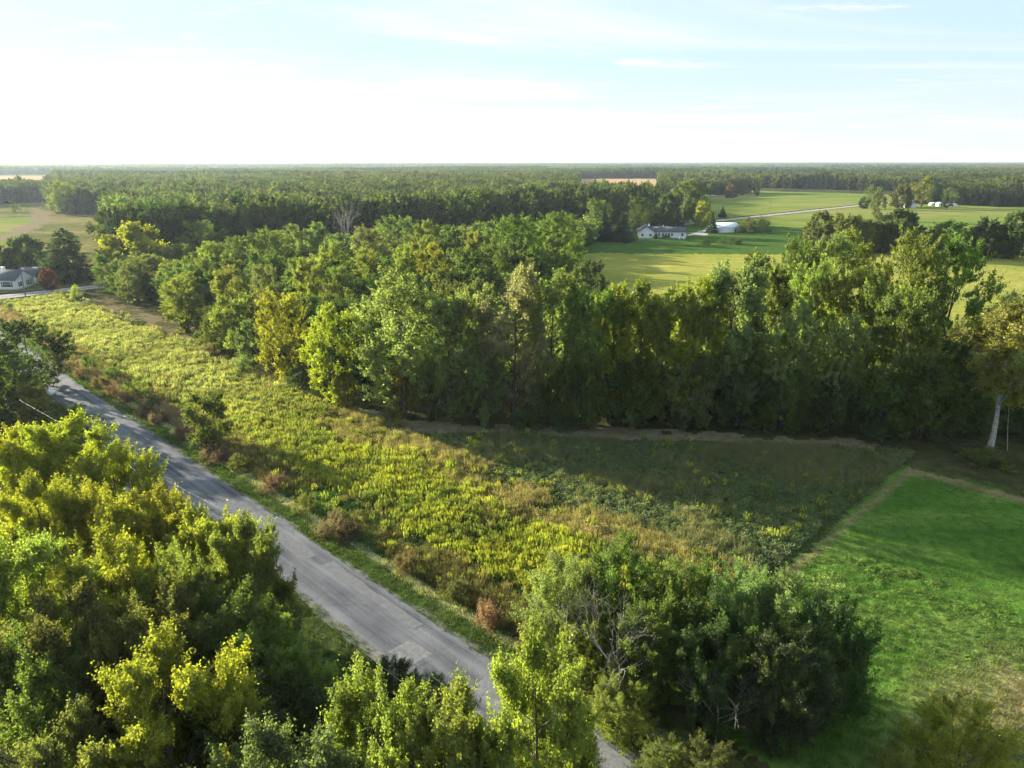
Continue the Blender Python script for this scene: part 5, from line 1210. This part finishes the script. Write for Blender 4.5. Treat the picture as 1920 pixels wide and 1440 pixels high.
mb = MB(); mb.tube([(0, 0, 0), (0, 0, -0.28)], [0.05, 0.07], 8)
fit = obj('wire_clamp', mb.mesh('clamp', M['wire'], True), None, pB); tag(fit, 'pale clamp hanging on the roadside wire', 'clamp')
mb = MB(); mb.box(-0.16, 0.16, -0.09, 0.09, -0.62, -0.28); part('splice_box', mb, 'black', fit)
def pole(px, by, h, label, arm=True):
    x, y = gp(px, by); r = obj('utility_pole', None, None, (x, y, 0), math.radians(45)); tag(r, label, 'pole', 'utility poles')
    mb = MB(); mb.tube([(0, 0, -0.2), (0, 0, h)], [0.16, 0.11], 8); part('shaft', mb, 'pole_wood', r)
    if arm: mb = MB(); mb.box(-1.1, 1.1, -0.06, 0.06, h - 0.9, h - 0.75); part('crossarm', mb, 'pole_wood', r)
pole(48, 556, 9, 'grey utility pole before the white house at left', False)
pole(1345, 414, 11, 'utility pole beside the gravel road left of the small lone conifer')
pole(1442, 397, 10, 'thin utility pole beside the gravel road across the pasture')
pole(1589, 370, 10, 'far utility pole at the right end of the pasture')
# lattice mast on the horizon
mx_, my_ = gp(160, 322.5)
t_ = obj('radio_mast', None, None, (mx_, my_, 0)); tag(t_, 'faint red and white lattice radio mast on the left horizon', 'mast')
Hm, wv_ = 150.0 * my_ / 3200, 1.6
for s in range(6):
    z0, z1 = Hm * s / 6, Hm * (s + 1) / 6; mb = MB()
    cs_ = [(wv_ * math.cos(a), wv_ * math.sin(a)) for a in (0.5, 2.6, 4.7)]
    for a, b in cs_: mb.tube([(a, b, z0), (a, b, z1)], [0.22, 0.22], 4)
    for q in range(4):
        za_, zb_ = z0 + (z1 - z0) * q / 4, z0 + (z1 - z0) * (q + 1) / 4
        for i in range(3): mb.tube([(*cs_[i], za_), (*cs_[(i + 1) % 3], zb_)], [0.12, 0.12], 3)
    part('mast_section', mb, 'red_paint' if s % 2 else 'trim', t_)

# ------------------------------------------------------------------ haze
m, t = new_mat('haze')
pv = N('ShaderNodeVolumePrincipled', t)
pv.inputs['Color'].default_value = (0.74, 0.86, 1.0, 1); pv.inputs['Density'].default_value = 0.000065; pv.inputs['Anisotropy'].default_value = 0.35
o = N('ShaderNodeOutputMaterial', t); t.links.new(pv.outputs[0], o.inputs['Volume'])
mb = MB(); mb.box(-16100, 16100, -16100, 16100, -1.0, 160.0)
tag(obj('haze', mb.mesh('haze', m)), 'pale blue haze lying over the land', 'haze', None, 'stuff')
